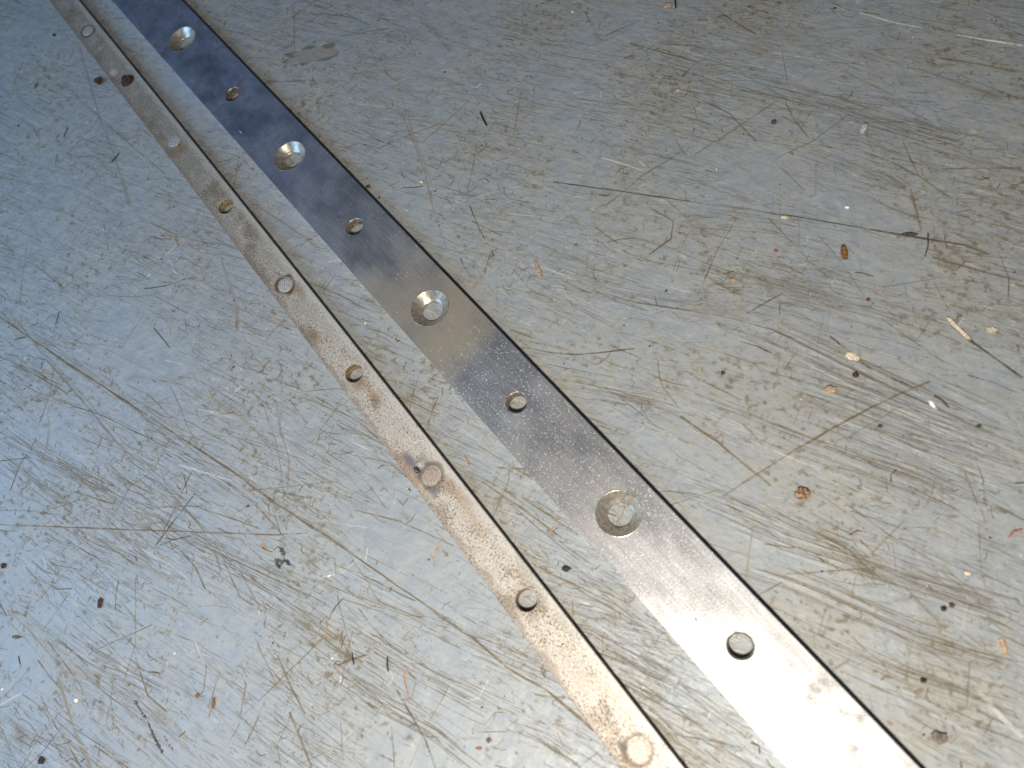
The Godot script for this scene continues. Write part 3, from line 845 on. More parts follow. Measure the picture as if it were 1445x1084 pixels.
func cell(st: SurfaceTool, bar: Bar, a: float, b: float, h: Array, side: int) -> void:
	var outer := []
	for k in 48:
		var t := (k % 12) / 12.0
		var q: Vector2
		match k / 12:
			0: q = Vector2(a + (b - a) * t, -1)
			1: q = Vector2(b, -1 + 2 * t)
			2: q = Vector2(b - (b - a) * t, 1)
			_: q = Vector2(a, 1 - 2 * t)
		outer.append(q)
	for top in [true, false]:
		var y := THICK if top else 0.06
		var nn := Vector3.UP if top else Vector3.DOWN
		var r: float = h[2] if top else h[3]
		var ring_in := []
		var ring_out := []
		for q in outer:
			var lo := bar.edge(q.x, -1.0)
			var across: float = lo + (bar.edge(q.x, 1.0) - lo) * (q.y * 0.5 + 0.5)
			var w: float = bar.width.call(q.x) * 0.5
			var off := Vector2(q.x - h[0], across * w + bar.middle.call(q.x) - h[1])
			var ang := off.angle()
			var pin := Vector2(h[0] + r * cos(ang), h[1] + r * sin(ang))
			ring_in.append([Vector3(pin.x, y, -pin.y) * LIFT, side_uv(bar, pin.x, (pin.y - bar.middle.call(pin.x)) / w, side)])
			ring_out.append([bar.at(q.x, across, y), side_uv(bar, q.x, across, side)])
		for k in 48:
			var m := (k + 1) % 48
			quad(st, [ring_in[k][0], ring_out[k][0], ring_out[m][0], ring_in[m][0]], [nn, nn, nn, nn], [ring_in[k][1], ring_out[k][1], ring_out[m][1], ring_in[m][1]])


func lathe(prof: Array, centre: Vector3, inward: bool, segs := 56, wobble := 0.0, sd := 0.0) -> ArrayMesh:
	# profile of [radius, height] in millimetres from the outside of a hole downwards (inward) or of a head
	var st := SurfaceTool.new()
	st.begin(Mesh.PRIMITIVE_TRIANGLES)
	var normals := []
	for k in prof.size():
		var p: Array = prof[maxi(k - 1, 0)]
		var q: Array = prof[mini(k + 1, prof.size() - 1)]
		var d := Vector2(q[0] - p[0], q[1] - p[1]).normalized()
		var nn := Vector2(-d.y, d.x)
		if inward:
			nn = Vector2(d.y, -d.x)
		if nn.y < -0.01 or (absf(nn.y) <= 0.01 and (nn.x > 0.0) == inward):
			nn = -nn
		normals.append(nn)
	for s in segs:
		var a := TAU * s / segs
		var b := TAU * (s + 1) / segs
		for k in prof.size() - 1:
			var pts := []
			var nrm := []
			for c in [[a, k], [b, k], [b, k + 1], [a, k + 1]]:
				var q: Array = prof[c[1]]
				var r: float = q[0] * (1.0 + wobble * (rn(sd + fmod(c[0], TAU - 0.001) * 2.5) - 0.5))
				pts.append((centre + Vector3(r * cos(c[0]), q[1], r * sin(c[0]))) * LIFT)
				nrm.append(Vector3(normals[c[1]].x * cos(c[0]), normals[c[1]].y, normals[c[1]].x * sin(c[0])))
			quad(st, pts, nrm, [Vector2(a / TAU, k), Vector2(b / TAU, k), Vector2(b / TAU, k + 1), Vector2(a / TAU, k + 1)])
	st.index()
	return st.commit()


func part(called: String, mesh: Mesh, m: Material, parent: Node3D, label := "") -> MeshInstance3D:
	var o := MeshInstance3D.new()
	o.name = called
	o.mesh = mesh
	o.material_override = null
	for k in mesh.get_surface_count():
		if m:
			o.set_surface_override_material(k, m)
	if label:
		o.set_meta("label", label)
	parent.add_child(o, true)
	return o


func thing(o: Node3D, label: String, category: String, group := "") -> void:
	o.set_meta("label", label)
	o.set_meta("category", category)
	if group:
		o.set_meta("group", group)
	add_child(o, true)


# ------------------------------------------------------------------ materials

func plain(called: String, c: Color, rough: float, metal := 0.0) -> StandardMaterial3D:
	var m := StandardMaterial3D.new()
	m.resource_name = called
	m.albedo_color = c
	m.roughness = rough
	m.metallic = metal
	mats[called] = m
	return m


func mottle(called: String, a: Color, b: Color, scale: float, rough: float, metal: float, relief: float, sd: int) -> StandardMaterial3D:
	# a two tone material with grain, in the thing's own axes
	var n := noise(FastNoiseLite.TYPE_SIMPLEX_SMOOTH, 0.05, 4, sd)
	var im := n.get_image(128, 128, false, false, true)
	var rgb := Image.create_empty(128, 128, false, Image.FORMAT_RGB8)
	for y in 128:
		for x in 128:
			rgb.set_pixel(x, y, a.lerp(b, smoothstep(0.25, 0.75, im.get_pixel(x, y).r)))
	im.convert(Image.FORMAT_RF)
	im.bump_map_to_normal_map(6.0)
	var m := plain(called, Color.WHITE, rough, metal)
	m.albedo_texture = ImageTexture.create_from_image(rgb)
	m.normal_enabled = true
	m.normal_texture = ImageTexture.create_from_image(im)
	m.normal_scale = relief
	m.uv1_triplanar = true
	m.uv1_scale = Vector3.ONE * scale
	return m


func make_materials() -> void:
	plain("plain_paint", Color8(150, 156, 158), 0.5)
	mottle("nickel", Color8(146, 139, 122), Color8(186, 180, 166), 70.0, 0.33, 0.66, 0.08, 4)
	mottle("hole_steel", Color8(112, 101, 88), Color8(174, 167, 157), 70.0, 0.45, 0.7, 0.3, 5)
	mottle("hole_rust", Color8(118, 92, 60), Color8(166, 150, 122), 90.0, 0.6, 0.3, 0.5, 6)
	mottle("rivet_pale", Color8(142, 136, 126), Color8(188, 182, 172), 160.0, 0.6, 0.2, 0.5, 7)
	mottle("rivet_rusty", Color8(112, 84, 64), Color8(200, 190, 174), 320.0, 0.6, 0.2, 0.6, 8)
	mottle("rivet_white", Color8(180, 156, 128), Color8(222, 212, 198), 200.0, 0.6, 0.1, 0.6, 9)
	mottle("rust_dark", Color8(34, 22, 16), Color8(84, 56, 40), 150.0, 0.8, 0.0, 0.8, 10)
	mottle("rust", Color8(84, 62, 44), Color8(130, 104, 78), 150.0, 0.75, 0.0, 0.6, 11)
	mottle("amber", Color8(98, 60, 28), Color8(158, 112, 66), 150.0, 0.55, 0.0, 0.6, 12)
	mottle("resin", Color8(78, 58, 40), Color8(186, 142, 96), 110.0, 0.6, 0.0, 0.6, 13)
	mottle("tan", Color8(140, 112, 86), Color8(190, 164, 136), 140.0, 0.7, 0.0, 0.5, 14)
	mottle("straw", Color8(182, 160, 124), Color8(226, 212, 184), 140.0, 0.7, 0.0, 0.5, 15)
	mottle("olive", Color8(40, 34, 6), Color8(82, 72, 24), 100.0, 0.4, 0.0, 0.3, 16)
	mottle("olive2", Color8(84, 76, 52), Color8(130, 118, 88), 140.0, 0.7, 0.0, 0.5, 17)
	mottle("greybrown", Color8(84, 76, 68), Color8(128, 118, 106), 140.0, 0.8, 0.0, 0.8, 18)
	mottle("dkbrown", Color8(52, 42, 34), Color8(98, 82, 64), 140.0, 0.8, 0.0, 0.7, 19)
	mottle("palegrey", Color8(176, 172, 168), Color8(204, 198, 194), 140.0, 0.6, 0.0, 0.4, 20)
	plain("black", Color8(38, 35, 34), 0.6)
	plain("ink", Color8(28, 32, 46), 0.5)
	plain("white", Color8(232, 230, 226), 0.45)
	plain("orange", Color8(140, 96, 68), 0.6)
	plain("red", Color8(120, 62, 44), 0.6)
	plain("fibre_orange", Color8(178, 128, 88), 0.6)
	plain("fibre_tan", Color8(186, 144, 104), 0.6)
	plain("fibre_red", Color8(170, 98, 70), 0.6)
	plain("dark_metal", Color8(150, 148, 150), 0.25, 1.0)


# ------------------------------------------------------------------ the two strips

func strip_canvas(wide: bool, low: float, long: float, px: float, across: float) -> Array:
	# two sheets each of colour and of dullness and metalness, from one end of the strip to the other
	var w := int(long * px)
	var h := int(across * px)
	var cloud := noise(FastNoiseLite.TYPE_SIMPLEX_SMOOTH, 0.035, 4, 51)
	var patch := noise(FastNoiseLite.TYPE_SIMPLEX_SMOOTH, 0.11, 4, 52)
	var grain := noise(FastNoiseLite.TYPE_SIMPLEX_SMOOTH, 1.7 if wide else 0.9, 3, 53)
	var flow := noise(FastNoiseLite.TYPE_SIMPLEX, 0.5, 2, 54)
	var colour := Image.create_empty(w, h, false, Image.FORMAT_RGB8)
	var orm := Image.create_empty(w, h, false, Image.FORMAT_RGB8)
	var bump := Image.create_empty(w, h, false, Image.FORMAT_RF)
	for y in h:
		var v := (y + 0.5) / px                 # 0 .. across
		for x in w:
			var u := low + x / px
			var c0 := cloud.get_noise_2d(u, v * 1.5)
			var p0 := patch.get_noise_2d(u, v)
			var g0 := grain.get_noise_2d(u, v)
			var c: Color
			var rough := 0.45
			var metal := 0.88
			var lift := g0 * 0.3
			if wide:
				var line := flow.get_noise_2d(u * 0.06, v * 2.2)
				c = Color(0.75, 0.74, 0.725) * (1.0 + 0.14 * c0 + 0.05 * line + 0.15 * g0)
				# blue reflection of the dim room, painted into the far half's colour
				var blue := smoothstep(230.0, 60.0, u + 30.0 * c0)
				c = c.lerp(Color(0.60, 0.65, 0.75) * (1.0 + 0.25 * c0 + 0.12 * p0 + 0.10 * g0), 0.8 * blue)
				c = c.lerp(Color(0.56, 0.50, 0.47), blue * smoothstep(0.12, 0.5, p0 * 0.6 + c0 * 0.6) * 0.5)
				# a dull tan patch that ends in a straight edge across the strip
				var tan_tint := smoothstep(186.0, 238.0, u + 6.0 * p0 + 10.0 * c0 - 0.5 * v) * (1.0 - smoothstep(269.0, 284.0, u + 2.2 * p0 + 1.2 * c0 + 0.08 * v))
				tan_tint *= 0.78 + 0.3 * c0 + 0.08 * p0 + 0.12 * g0
				tan_tint = clampf(tan_tint, 0.0, 1.0)
				c = c.lerp(Color(0.66, 0.60, 0.505) * (1.0 + 0.06 * g0), tan_tint)
				metal = lerpf(0.88, 0.58, tan_tint)
				rough = 0.425 + 0.035 * c0 + 0.02 * line + 0.05 * g0 + tan_tint * 0.12 + 0.05 * blue
				# brownish haze further down
				var haze := smoothstep(300.0, 330.0, u) * (1.0 - smoothstep(340.0, 390.0, u)) * clampf(0.45 + 1.1 * c0, 0.0, 1.0)
				c = c.lerp(Color(0.56, 0.52, 0.48), haze * 0.6)
				rough += haze * 0.05
				metal -= haze * 0.15
				# dull blotches near the bottom end
				var blotch := smoothstep(0.16, 0.5, p0 + 0.6 * g0) * smoothstep(428.0, 446.0, u) * smoothstep(8.0, 18.0, v)
				c = c.lerp(Color(0.54, 0.50, 0.46), blotch * 0.6)
				metal -= blotch * 0.5
				rough += blotch * 0.2
				lift += line * 0.10
			else:
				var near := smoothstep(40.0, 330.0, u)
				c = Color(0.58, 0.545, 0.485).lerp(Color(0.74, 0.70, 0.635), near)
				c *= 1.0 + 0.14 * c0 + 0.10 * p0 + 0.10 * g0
				var stain := smoothstep(0.0, 0.6, p0 * 0.6 + 0.6 * g0 + 0.5 * c0)
				c = c.lerp(Color(0.43, 0.375, 0.29), stain * 0.6)
				var pepper := smoothstep(0.06, 0.5, g0) * (0.45 + 0.55 * smoothstep(-0.4, 0.4, c0 + 0.5 * p0))
				c = c.lerp(Color(0.36, 0.29, 0.23), pepper * 0.75)
				var chalk := smoothstep(0.2, 0.5, -g0 * 0.8 - p0 * 0.5)
				c = c.lerp(Color(0.88, 0.85, 0.80), chalk * 0.55)
				# the right edge is rubbed cleaner, the left one is dirty
				c = c.lerp(Color(0.40, 0.35, 0.28), smoothstep(0.05, 0.5, c0) * 0.35)
				c = c.lerp(Color(0.76, 0.74, 0.70), smoothstep(across * 0.72, across * 0.92, v + 2.5 * p0) * 0.5)
				c = c.lerp(Color(0.40, 0.33, 0.26), smoothstep(3.2, 0.6, v + 3.0 * p0) * 0.35)
				rough = 0.55 + 0.1 * stain
				metal = 0.15
				lift = g0 * 0.8 + p0 * 0.6
			colour.set_pixel(x, y, c)
			orm.set_pixel(x, y, Color(1.0, clampf(rough, 0.1, 1.0), clampf(metal, 0.0, 1.0)))
			bump.set_pixel(x, y, Color(lift, 0, 0))
	if wide:
		wide_marks(colour, orm, low, px)
	else:
		narrow_marks(colour, orm, low, px)
	bump.bump_map_to_normal_map(0.5)
	bump.convert(Image.FORMAT_RGB8)
	var out := []
	for side in 2:
		var r := Rect2i(side * w / 2, 0, w / 2, h)
		var m := ORMMaterial3D.new()
		m.resource_name = "worn bright steel" if wide else "stained plated metal"
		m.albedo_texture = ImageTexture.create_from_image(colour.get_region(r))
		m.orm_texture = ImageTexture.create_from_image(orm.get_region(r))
		m.normal_enabled = true
		m.normal_texture = ImageTexture.create_from_image(bump.get_region(r))
		m.normal_scale = 0.35 if wide else 0.35
		m.texture_repeat = false
		out.append(m)
	return out


func dab(im: Image, orm: Image, x: float, y: float, rx: float, ry: float, c: Color, alpha: float, rough: float, metal: float, soft: float, inner := 0.0) -> void:
	# a soft edged mark in canvas pixels; inner > 0 leaves a ring
	var seed_at := rng.randf() * 3000.0
	for j in range(int(y - ry * 1.4) - 1, int(y + ry * 1.4) + 2):
		for i in range(int(x - rx * 1.4) - 1, int(x + rx * 1.4) + 2):
			if i < 0 or j < 0 or i >= im.get_width() or j >= im.get_height():
				continue
			var p := Vector2((i + 0.5 - x) / rx, (j + 0.5 - y) / ry)
			var d := p.length()
			var edge := 0.85 + 0.3 * rn(seed_at + (p.angle() + PI) * 1.8)
			var f := clampf((edge - d) / soft, 0.0, 1.0)
			if inner > 0.0:
				f *= clampf((d - inner) / (soft * 0.5), 0.0, 1.0)
			f *= alpha
			if f <= 0.0:
				continue
			im.set_pixel(i, j, im.get_pixel(i, j).lerp(c, f))
			var o := orm.get_pixel(i, j)
			orm.set_pixel(i, j, Color(1, lerpf(o.g, rough, f), lerpf(o.b, metal, f)))


func wide_marks(im: Image, orm: Image, low: float, px: float) -> void:
	# pale dust, thickest beyond the tan patch
	for k in 17000:
		var u := rng.randf_range(-60.0, 520.0)
		var v := rng.randf_range(0.5, WIDE_W - 0.5)
		var much := smoothstep(262.0, 285.0, u) * (1.0 - 0.6 * smoothstep(400.0, 440.0, u)) + 0.06
		if rng.randf() > much:
			continue
		var r := 0.28 + 0.5 * pow(rng.randf(), 3.0)
		dab(im, orm, (u - low) * px, v * px, r * rng.randf_range(0.8, 1.8), r, Color(0.90, 0.88, 0.85), rng.randf_range(0.4, 1.0), 0.8, 0.05, 0.5)
	for k in 240:
		var u := rng.randf_range(-60.0, 520.0)
		dab(im, orm, (u - low) * px, rng.randf_range(1.0, WIDE_W - 1.0) * px, rng.randf_range(0.4, 1.6), rng.randf_range(0.3, 0.7), Color(0.20, 0.19, 0.24), rng.randf_range(0.4, 0.9), 0.6, 0.5, 0.5)
	# fine hairline scratches
	for k in 420:
		var u := rng.randf_range(-60.0, 520.0)
		var v := rng.randf_range(1.0, WIDE_W - 1.0)
		var way := rng.randfn(0.0, 0.5) if rng.randf() < 0.6 else rng.randf_range(0.0, PI)
		var len := rng.randf_range(1.0, 7.0)
		var n := int(len * px)
		var light := rng.randf() < 0.7
		for s in n:
			var i := int((u + cos(way) * s / px - low) * px)
			var j := int((v + sin(way) * s / px) * px)
			if i < 0 or j < 0 or i >= im.get_width() or j >= im.get_height():
				break
			var f := 0.35 * rn(s * 0.2 + k * 7.0)
			im.set_pixel(i, j, im.get_pixel(i, j).lerp(Color(0.86, 0.85, 0.84) if light else Color(0.36, 0.34, 0.36), f))
			var o := orm.get_pixel(i, j)
			orm.set_pixel(i, j, Color(1, lerpf(o.g, 0.62, f), o.b))
	# a few marks one can tell apart: a bright nick, a blue nick, a brown dot, rust dots near the bottom
	for m in [[91.0, 5.0, 7.0, 1.6, Color(0.85, 0.86, 0.88)], [428.0, 6.0, 1.6, 1.6, Color(0.28, 0.2, 0.16)], [181.0, 11.0, 2.2, 1.2, Color(0.30, 0.24, 0.20)], [409.0, 10.0, 3.0, 1.2, Color(0.16, 0.18, 0.30)],
			[434.0, 4.0, 2.2, 1.8, Color(0.56, 0.46, 0.38)], [322.0, 20.0, 1.8, 1.4, Color(0.12, 0.1, 0.1)], [4.0, 26.0, 9.0, 2.5, Color(0.5, 0.42, 0.36)], [352.0, 6.0, 4.0, 1.4, Color(0.7, 0.62, 0.5)]]:
		dab(im, orm, (m[0] - low) * px, m[1] * px, m[2], m[3], m[4], 0.85, 0.6, 0.4, 0.5)


func narrow_marks(im: Image, orm: Image, low: float, px: float) -> void:
	var mid := im.get_height() * 0.5
	# dark specks and white crumbs of old coating
	for k in 1500:
		var u := rng.randf_range(-150.0, 520.0)
		var v := rng.randf_range(0.5, 15.0)
		var r := 0.4 + 0.7 * pow(rng.randf(), 3.0)
		dab(im, orm, (u - low) * px, v * px, r * 1.3, r, Color(0.30, 0.24, 0.19) if rng.randf() < 0.72 else Color(0.9, 0.88, 0.84), rng.randf_range(0.3, 0.8), 0.7, 0.1, 0.5)
	# orange rust round the stained rivet and before it
	for m in [[296.0, -5.0, 60.0, 16.0, Color(0.58, 0.43, 0.30), 0.4], [318.0, 4.0, 40.0, 14.0, Color(0.56, 0.42, 0.29), 0.4], [330.0, 2.0, 40.0, 12.0, Color(0.60, 0.48, 0.36), 0.3], [258.0, 1.0, 22.0, 10.0, Color(0.58, 0.42, 0.28), 0.5],
			[72.0, 0.0, 26.0, 20.0, Color(0.48, 0.36, 0.22), 0.6], [56.0, -4.0, 22.0, 10.0, Color(0.44, 0.33, 0.22), 0.5], [-38.0, 2.0, 12.0, 8.0, Color(0.55, 0.40, 0.26), 0.5], [250.0, 0.0, 20.0, 20.0, Color(0.40, 0.30, 0.18), 0.5],
			[190.0, 3.0, 30.0, 12.0, Color(0.50, 0.38, 0.26), 0.5], [215.0, -4.0, 40.0, 14.0, Color(0.50, 0.38, 0.28), 0.35]]:
		dab(im, orm, (m[0] - low) * px, mid + m[1] * px, m[2], m[3], m[4], m[5], 0.65, 0.1, 0.8)
	# the dark smudge under that rivet and the dark rings round the others
	dab(im, orm, (298.0 - low) * px, mid - 1.0 * px, 22.0, 22.0, Color(0.38, 0.38, 0.38), 0.6, 0.45, 0.5, 0.7, 0.2)
	dab(im, orm, (309.0 - low) * px, mid - 3.0 * px, 14.0, 12.0, Color(0.34, 0.34, 0.34), 0.6, 0.45, 0.5, 0.8)
	dab(im, orm, (292.0 - low) * px, mid - 3.5 * px, 20.0, 10.0, Color(0.36, 0.36, 0.38), 0.6, 0.45, 0.5, 0.7)
	dab(im, orm, (68.0 - low) * px, mid + 1.0 * px, 5.0, 2.6, Color(0.12, 0.13, 0.20), 0.9, 0.5, 0.3, 0.5)
	dab(im, orm, (-10.0 - low) * px, mid - 3.5 * px, 16.0, 12.0, Color(0.80, 0.78, 0.75), 0.6, 0.5, 0.3, 0.5)
	for m in [[-54.2, 0.5], [184.3, 0.7], [426.5, 0.5], [304.0, 0.4]]:
		dab(im, orm, (m[0] - low) * px, mid, 24.0, 24.0, Color(0.34, 0.26, 0.19), minf(1.0, m[1] * 1.4), 0.6, 0.2, 0.25, 0.62)
	dab(im, orm, (422.0 - low) * px, mid - 3.5 * px, 10.0, 7.0, Color(0.30, 0.27, 0.26), 0.7, 0.6, 0.2, 0.6)
	dab(im, orm, (436.0 - low) * px, mid - 2.0 * px, 20.0, 10.0, Color(0.92, 0.91, 0.88), 0.75, 0.5, 0.1, 0.6)


func place_on_bench(o: Node3D) -> void:
	o.position = Vector3(CORNER.x, 0, CORNER.y) * LIFT
	o.rotation.y = -atan2(ALONG.y, ALONG.x)


func build_wide_strip() -> void:
	var o := Node3D.new()
	o.name = "wide_strip"
	place_on_bench(o)
	var bar := Bar.new()
	bar.from = -200.0
	bar.to = 600.0
	bar.low = -200.0
	bar.long = 800.0
	bar.split = 200.0
	bar.round = 0.35
	bar.round_left = 0.05
	bar.middle = func(_u: float) -> float: return WIDE_W * 0.5
	bar.width = func(_u: float) -> float: return WIDE_W
	for k in range(-3, 10):
		var sunk := k % 2 == 0
		bar.holes.append([FIRST + STEP * k, WIDE_W * 0.5, 8.7 if sunk else 4.75, 4.5 if sunk else 3.95])
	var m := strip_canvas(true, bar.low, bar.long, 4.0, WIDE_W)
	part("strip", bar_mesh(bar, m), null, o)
	for h in bar.holes:
		var c := Vector3(h[0], 0, -h[1])
		var t := THICK
		if h[2] > 7.0:
			part("countersink", lathe([[8.75, t - 0.01], [8.6, t + 0.06], [8.45, t + 0.07], [8.3, t + 0.0], [8.1, t - 0.2], [7.8, t - 0.5], [7.0, t - 1.3], [6.0, t - 2.3], [5.2, t - 3.0], [4.75, t - 3.25], [4.55, t - 3.5], [4.5, t - 3.8], [4.5, 0.06]], c, true), mats.nickel, o)
		else:
			part("screw_hole", lathe([[4.75, t], [4.5, t - 0.04], [4.3, t - 0.12], [4.12, t - 0.28], [4.02, t - 0.55], [3.95, t - 1.0], [3.95, 0.06]], c, true), mats.hole_steel, o)
	thing(o, "wide dark steel strip with alternating countersunk and small holes", "metal strip")


func build_narrow_strip() -> void:
	var o := Node3D.new()
	o.name = "narrow_strip"
	place_on_bench(o)
	var bar := Bar.new()
	bar.from = -200.0
	bar.to = 600.0
	bar.low = -200.0
	bar.long = 800.0
	bar.split = 200.0
	bar.round = 0.16
	bar.round_left = 0.45
	bar.middle = func(u: float) -> float: return narrow_middle(u)
	bar.width = func(u: float) -> float: return narrow_width(u)
	var spots := [2.9, 123.3, 244.7, 365.4, 486.5]
	for u in [-117.0] + spots + [560.0]:
		bar.holes.append([u, narrow_middle(u) + 0.3, 4.15, 4.0])
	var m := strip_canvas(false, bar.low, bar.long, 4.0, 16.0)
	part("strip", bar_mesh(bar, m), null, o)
	for h in bar.holes:
		part("bolt_hole", lathe([[4.15, THICK], [4.04, THICK - 0.12], [4.0, THICK - 0.35], [4.0, 0.06]], Vector3(h[0], 0, -h[1]), true), mats.hole_rust, o)
	var looks := [[-54.2, "rivet_pale", "faint rivet with a ring round it"], [64.5, "rivet_pale", "pale rivet with a dark blue nick"], [184.3, "rivet_pale", "light grey rivet"], [304.0, "rivet_rusty", "rust speckled rivet with a dark smudge round it"], [426.5, "rivet_white", "rivet with flaking white paint and a rusty rim"]]
	for r in looks:
		var u: float = r[0]
		part("rivet", lathe([[0.01, THICK + 0.34], [1.5, THICK + 0.33], [2.7, THICK + 0.30], [3.2, THICK + 0.22], [3.45, THICK + 0.1], [3.55, THICK - 0.03]], Vector3(u, 0, -narrow_middle(u)), false, 40, 0.06, u), mats[r[1]], o, r[2])
	var plug := lump(Vector3(3.9, 2.6, 3.5), 5, 0.35)
	var p := part("rusty_plug", plug, mats.rust_dark, o, "dark brown rust filling the hole")
	p.position = Vector3(2.9, THICK - 0.6, -narrow_middle(2.9)) * LIFT
	thing(o, "narrow tan stained metal strip with round holes and flush rivets", "metal strip")


func narrow_middle(u: float) -> float:
	return -23.1145 + -0.014800 * u + -0.000019562 * u * u


func narrow_width(u: float) -> float:
	return clampf(14.035 + 0.5 + 0.004374 * u, 12.5, 17.5)


# ------------------------------------------------------------------ debris

func lump(size: Vector3, sd: int, rough: float) -> ArrayMesh:
	# an uneven crumb: half sizes in millimetres, resting on y = 0 at its lowest
	var n := noise(FastNoiseLite.TYPE_SIMPLEX_SMOOTH, 0.9, 3, sd)
	var rings := 9
	var segs := 14
	var pts := []
	for j in rings + 1:
		var row := []
		var th := PI * j / rings
		for i in segs:
			var ph := TAU * i / segs
			var d := Vector3(sin(th) * cos(ph), cos(th), sin(th) * sin(ph))
			var k := 1.0 + rough * 1.6 * n.get_noise_3d(d.x * 1.4, d.y * 1.4, d.z * 1.4)
			row.append(d * size * k * LIFT)
		pts.append(row)
	var st := SurfaceTool.new()
	st.begin(Mesh.PRIMITIVE_TRIANGLES)
	for j in rings:
		for i in segs:
			var m := (i + 1) % segs
			for t in [[pts[j][i], pts[j][m], pts[j + 1][m]], [pts[j][i], pts[j + 1][m], pts[j + 1][i]]]:
				var nn: Vector3 = (t[1] - t[0]).cross(t[2] - t[0])
				if nn.length() < 1e-14:
					continue
				nn = nn.normalized()
				if nn.dot(t[0] + t[1] + t[2]) < 0.0:
					nn = -nn
				face(st, t, [nn, nn, nn], [Vector2.ZERO, Vector2.RIGHT, Vector2.ONE])
	return st.commit()


func tube(pts: Array, r: float, taper: float) -> ArrayMesh:
	var st := SurfaceTool.new()
	st.begin(Mesh.PRIMITIVE_TRIANGLES)
	var rings := []
	for k in pts.size():
		var d: Vector3 = (pts[mini(k + 1, pts.size() - 1)] - pts[maxi(k - 1, 0)]).normalized()
		var a := d.cross(Vector3.UP).normalized()
		var b := a.cross(d)
		var rr := r * (1.0 - taper * absf(2.0 * k / (pts.size() - 1.0) - 1.0) ** 2)
		var ring := []
		for s in 8:
			var t := TAU * s / 8
			var nn := a * cos(t) + b * sin(t)
			ring.append([pts[k] + nn * rr, nn])
		rings.append(ring)
	for k in pts.size() - 1:
		for s in 8:
			var m := (s + 1) % 8
			var q := [rings[k][s], rings[k][m], rings[k + 1][m], rings[k + 1][s]]
			quad(st, q.map(func(e): return e[0] * LIFT), q.map(func(e): return e[1]), [Vector2.ZERO, Vector2.ZERO, Vector2.ZERO, Vector2.ZERO])
	for end in [0, pts.size() - 1]:
		var nn: Vector3 = (pts[end] - pts[1 if end == 0 else end - 1]).normalized()
		for s in 8:
			face(st, [pts[end] * LIFT, rings[end][s][0] * LIFT, rings[end][(s + 1) % 8][0] * LIFT], [nn, nn, nn], [Vector2.ZERO, Vector2.ZERO, Vector2.ZERO])
	return st.commit()


func sliver(length: float, width: float, height: float, sd: int) -> ArrayMesh:
	# a split piece of wood: ragged ends, ridged back
	var r := RandomNumberGenerator.new()
	r.seed = sd
	var st := SurfaceTool.new()
	st.begin(Mesh.PRIMITIVE_TRIANGLES)
	var n := 7
	var rows := []
	for k in n + 1:
		var t := float(k) / n
		var w := width * 0.5 * (0.35 + 0.65 * sin(PI * clampf(t * 0.8 + 0.15, 0.0, 1.0))) * r.randf_range(0.8, 1.15)
		var x := (t - 0.5) * length
		var row := []
		for q in [[-1.0, 0.05], [-0.75, 0.8], [-0.2, 1.0], [0.25, 0.7], [0.7, 0.9], [1.0, 0.05]]:
			row.append(Vector3(x + r.randfn(0, length * 0.02), height * q[1] * r.randf_range(0.75, 1.2) + 0.02, w * q[0]) * LIFT)
		rows.append(row)
	for k in n:
		for s in 5:
			for t in [[rows[k][s], rows[k][s + 1], rows[k + 1][s + 1]], [rows[k][s], rows[k + 1][s + 1], rows[k + 1][s]]]:
				var nn: Vector3 = (t[1] - t[0]).cross(t[2] - t[0]).normalized()
				if nn.y < 0.0:
					nn = -nn
				face(st, t, [nn, nn, nn], [Vector2.ZERO, Vector2.RIGHT, Vector2.ONE])
	for e in [0, n]:
		for s in range(1, 5):
			var t := [rows[e][0], rows[e][s], rows[e][s + 1]]
			var nn := Vector3(-1 if e == 0 else 1, 0, 0)
			face(st, t, [nn, nn, nn], [Vector2.ZERO, Vector2.RIGHT, Vector2.ONE])
	return st.commit()


func flat_flake(rx: float, rz: float, height: float, sd: int) -> ArrayMesh:
	var st := SurfaceTool.new()
	st.begin(Mesh.PRIMITIVE_TRIANGLES)
	var rim := []
	for k in 13:
		var a := TAU * k / 13
		var e := 0.7 + 0.5 * rn(sd * 17.0 + k * 0.9)
		rim.append(Vector3(rx * e * cos(a), height * (0.8 + 1.6 * rn(sd * 5.0 + k)), rz * e * sin(a)) * LIFT)
	var top := Vector3(0, height * 1.5, 0) * LIFT
	for k in 13:
		var a: Vector3 = rim[k]
		var b: Vector3 = rim[(k + 1) % 13]
		var a0 := Vector3(a.x, 0.02 * LIFT, a.z)
		var b0 := Vector3(b.x, 0.02 * LIFT, b.z)
		var nn := (a - top).cross(b - top).normalized()
		nn = nn if nn.y > 0.0 else -nn
		face(st, [top, a, b], [nn, nn, nn], [Vector2.ZERO, Vector2.RIGHT, Vector2.ONE])
		var out := Vector3(a.x + b.x, 0, a.z + b.z).normalized()
		quad(st, [a, b, b0, a0], [out, out, out, out], [Vector2.ZERO, Vector2.RIGHT, Vector2.ONE, Vector2.ONE])
	return st.commit()


func loose(called: String, mesh: Mesh, m: Material, x: float, y: float, z: float, turn: float, label: String, category: String, group := "") -> void:
	var o := MeshInstance3D.new()
	o.name = called
	o.mesh = mesh
	o.position = Vector3(x, y, z) * LIFT
	o.rotation.y = turn
	for k in mesh.get_surface_count():
		o.set_surface_override_material(k, m)
	thing(o, label, category, group)


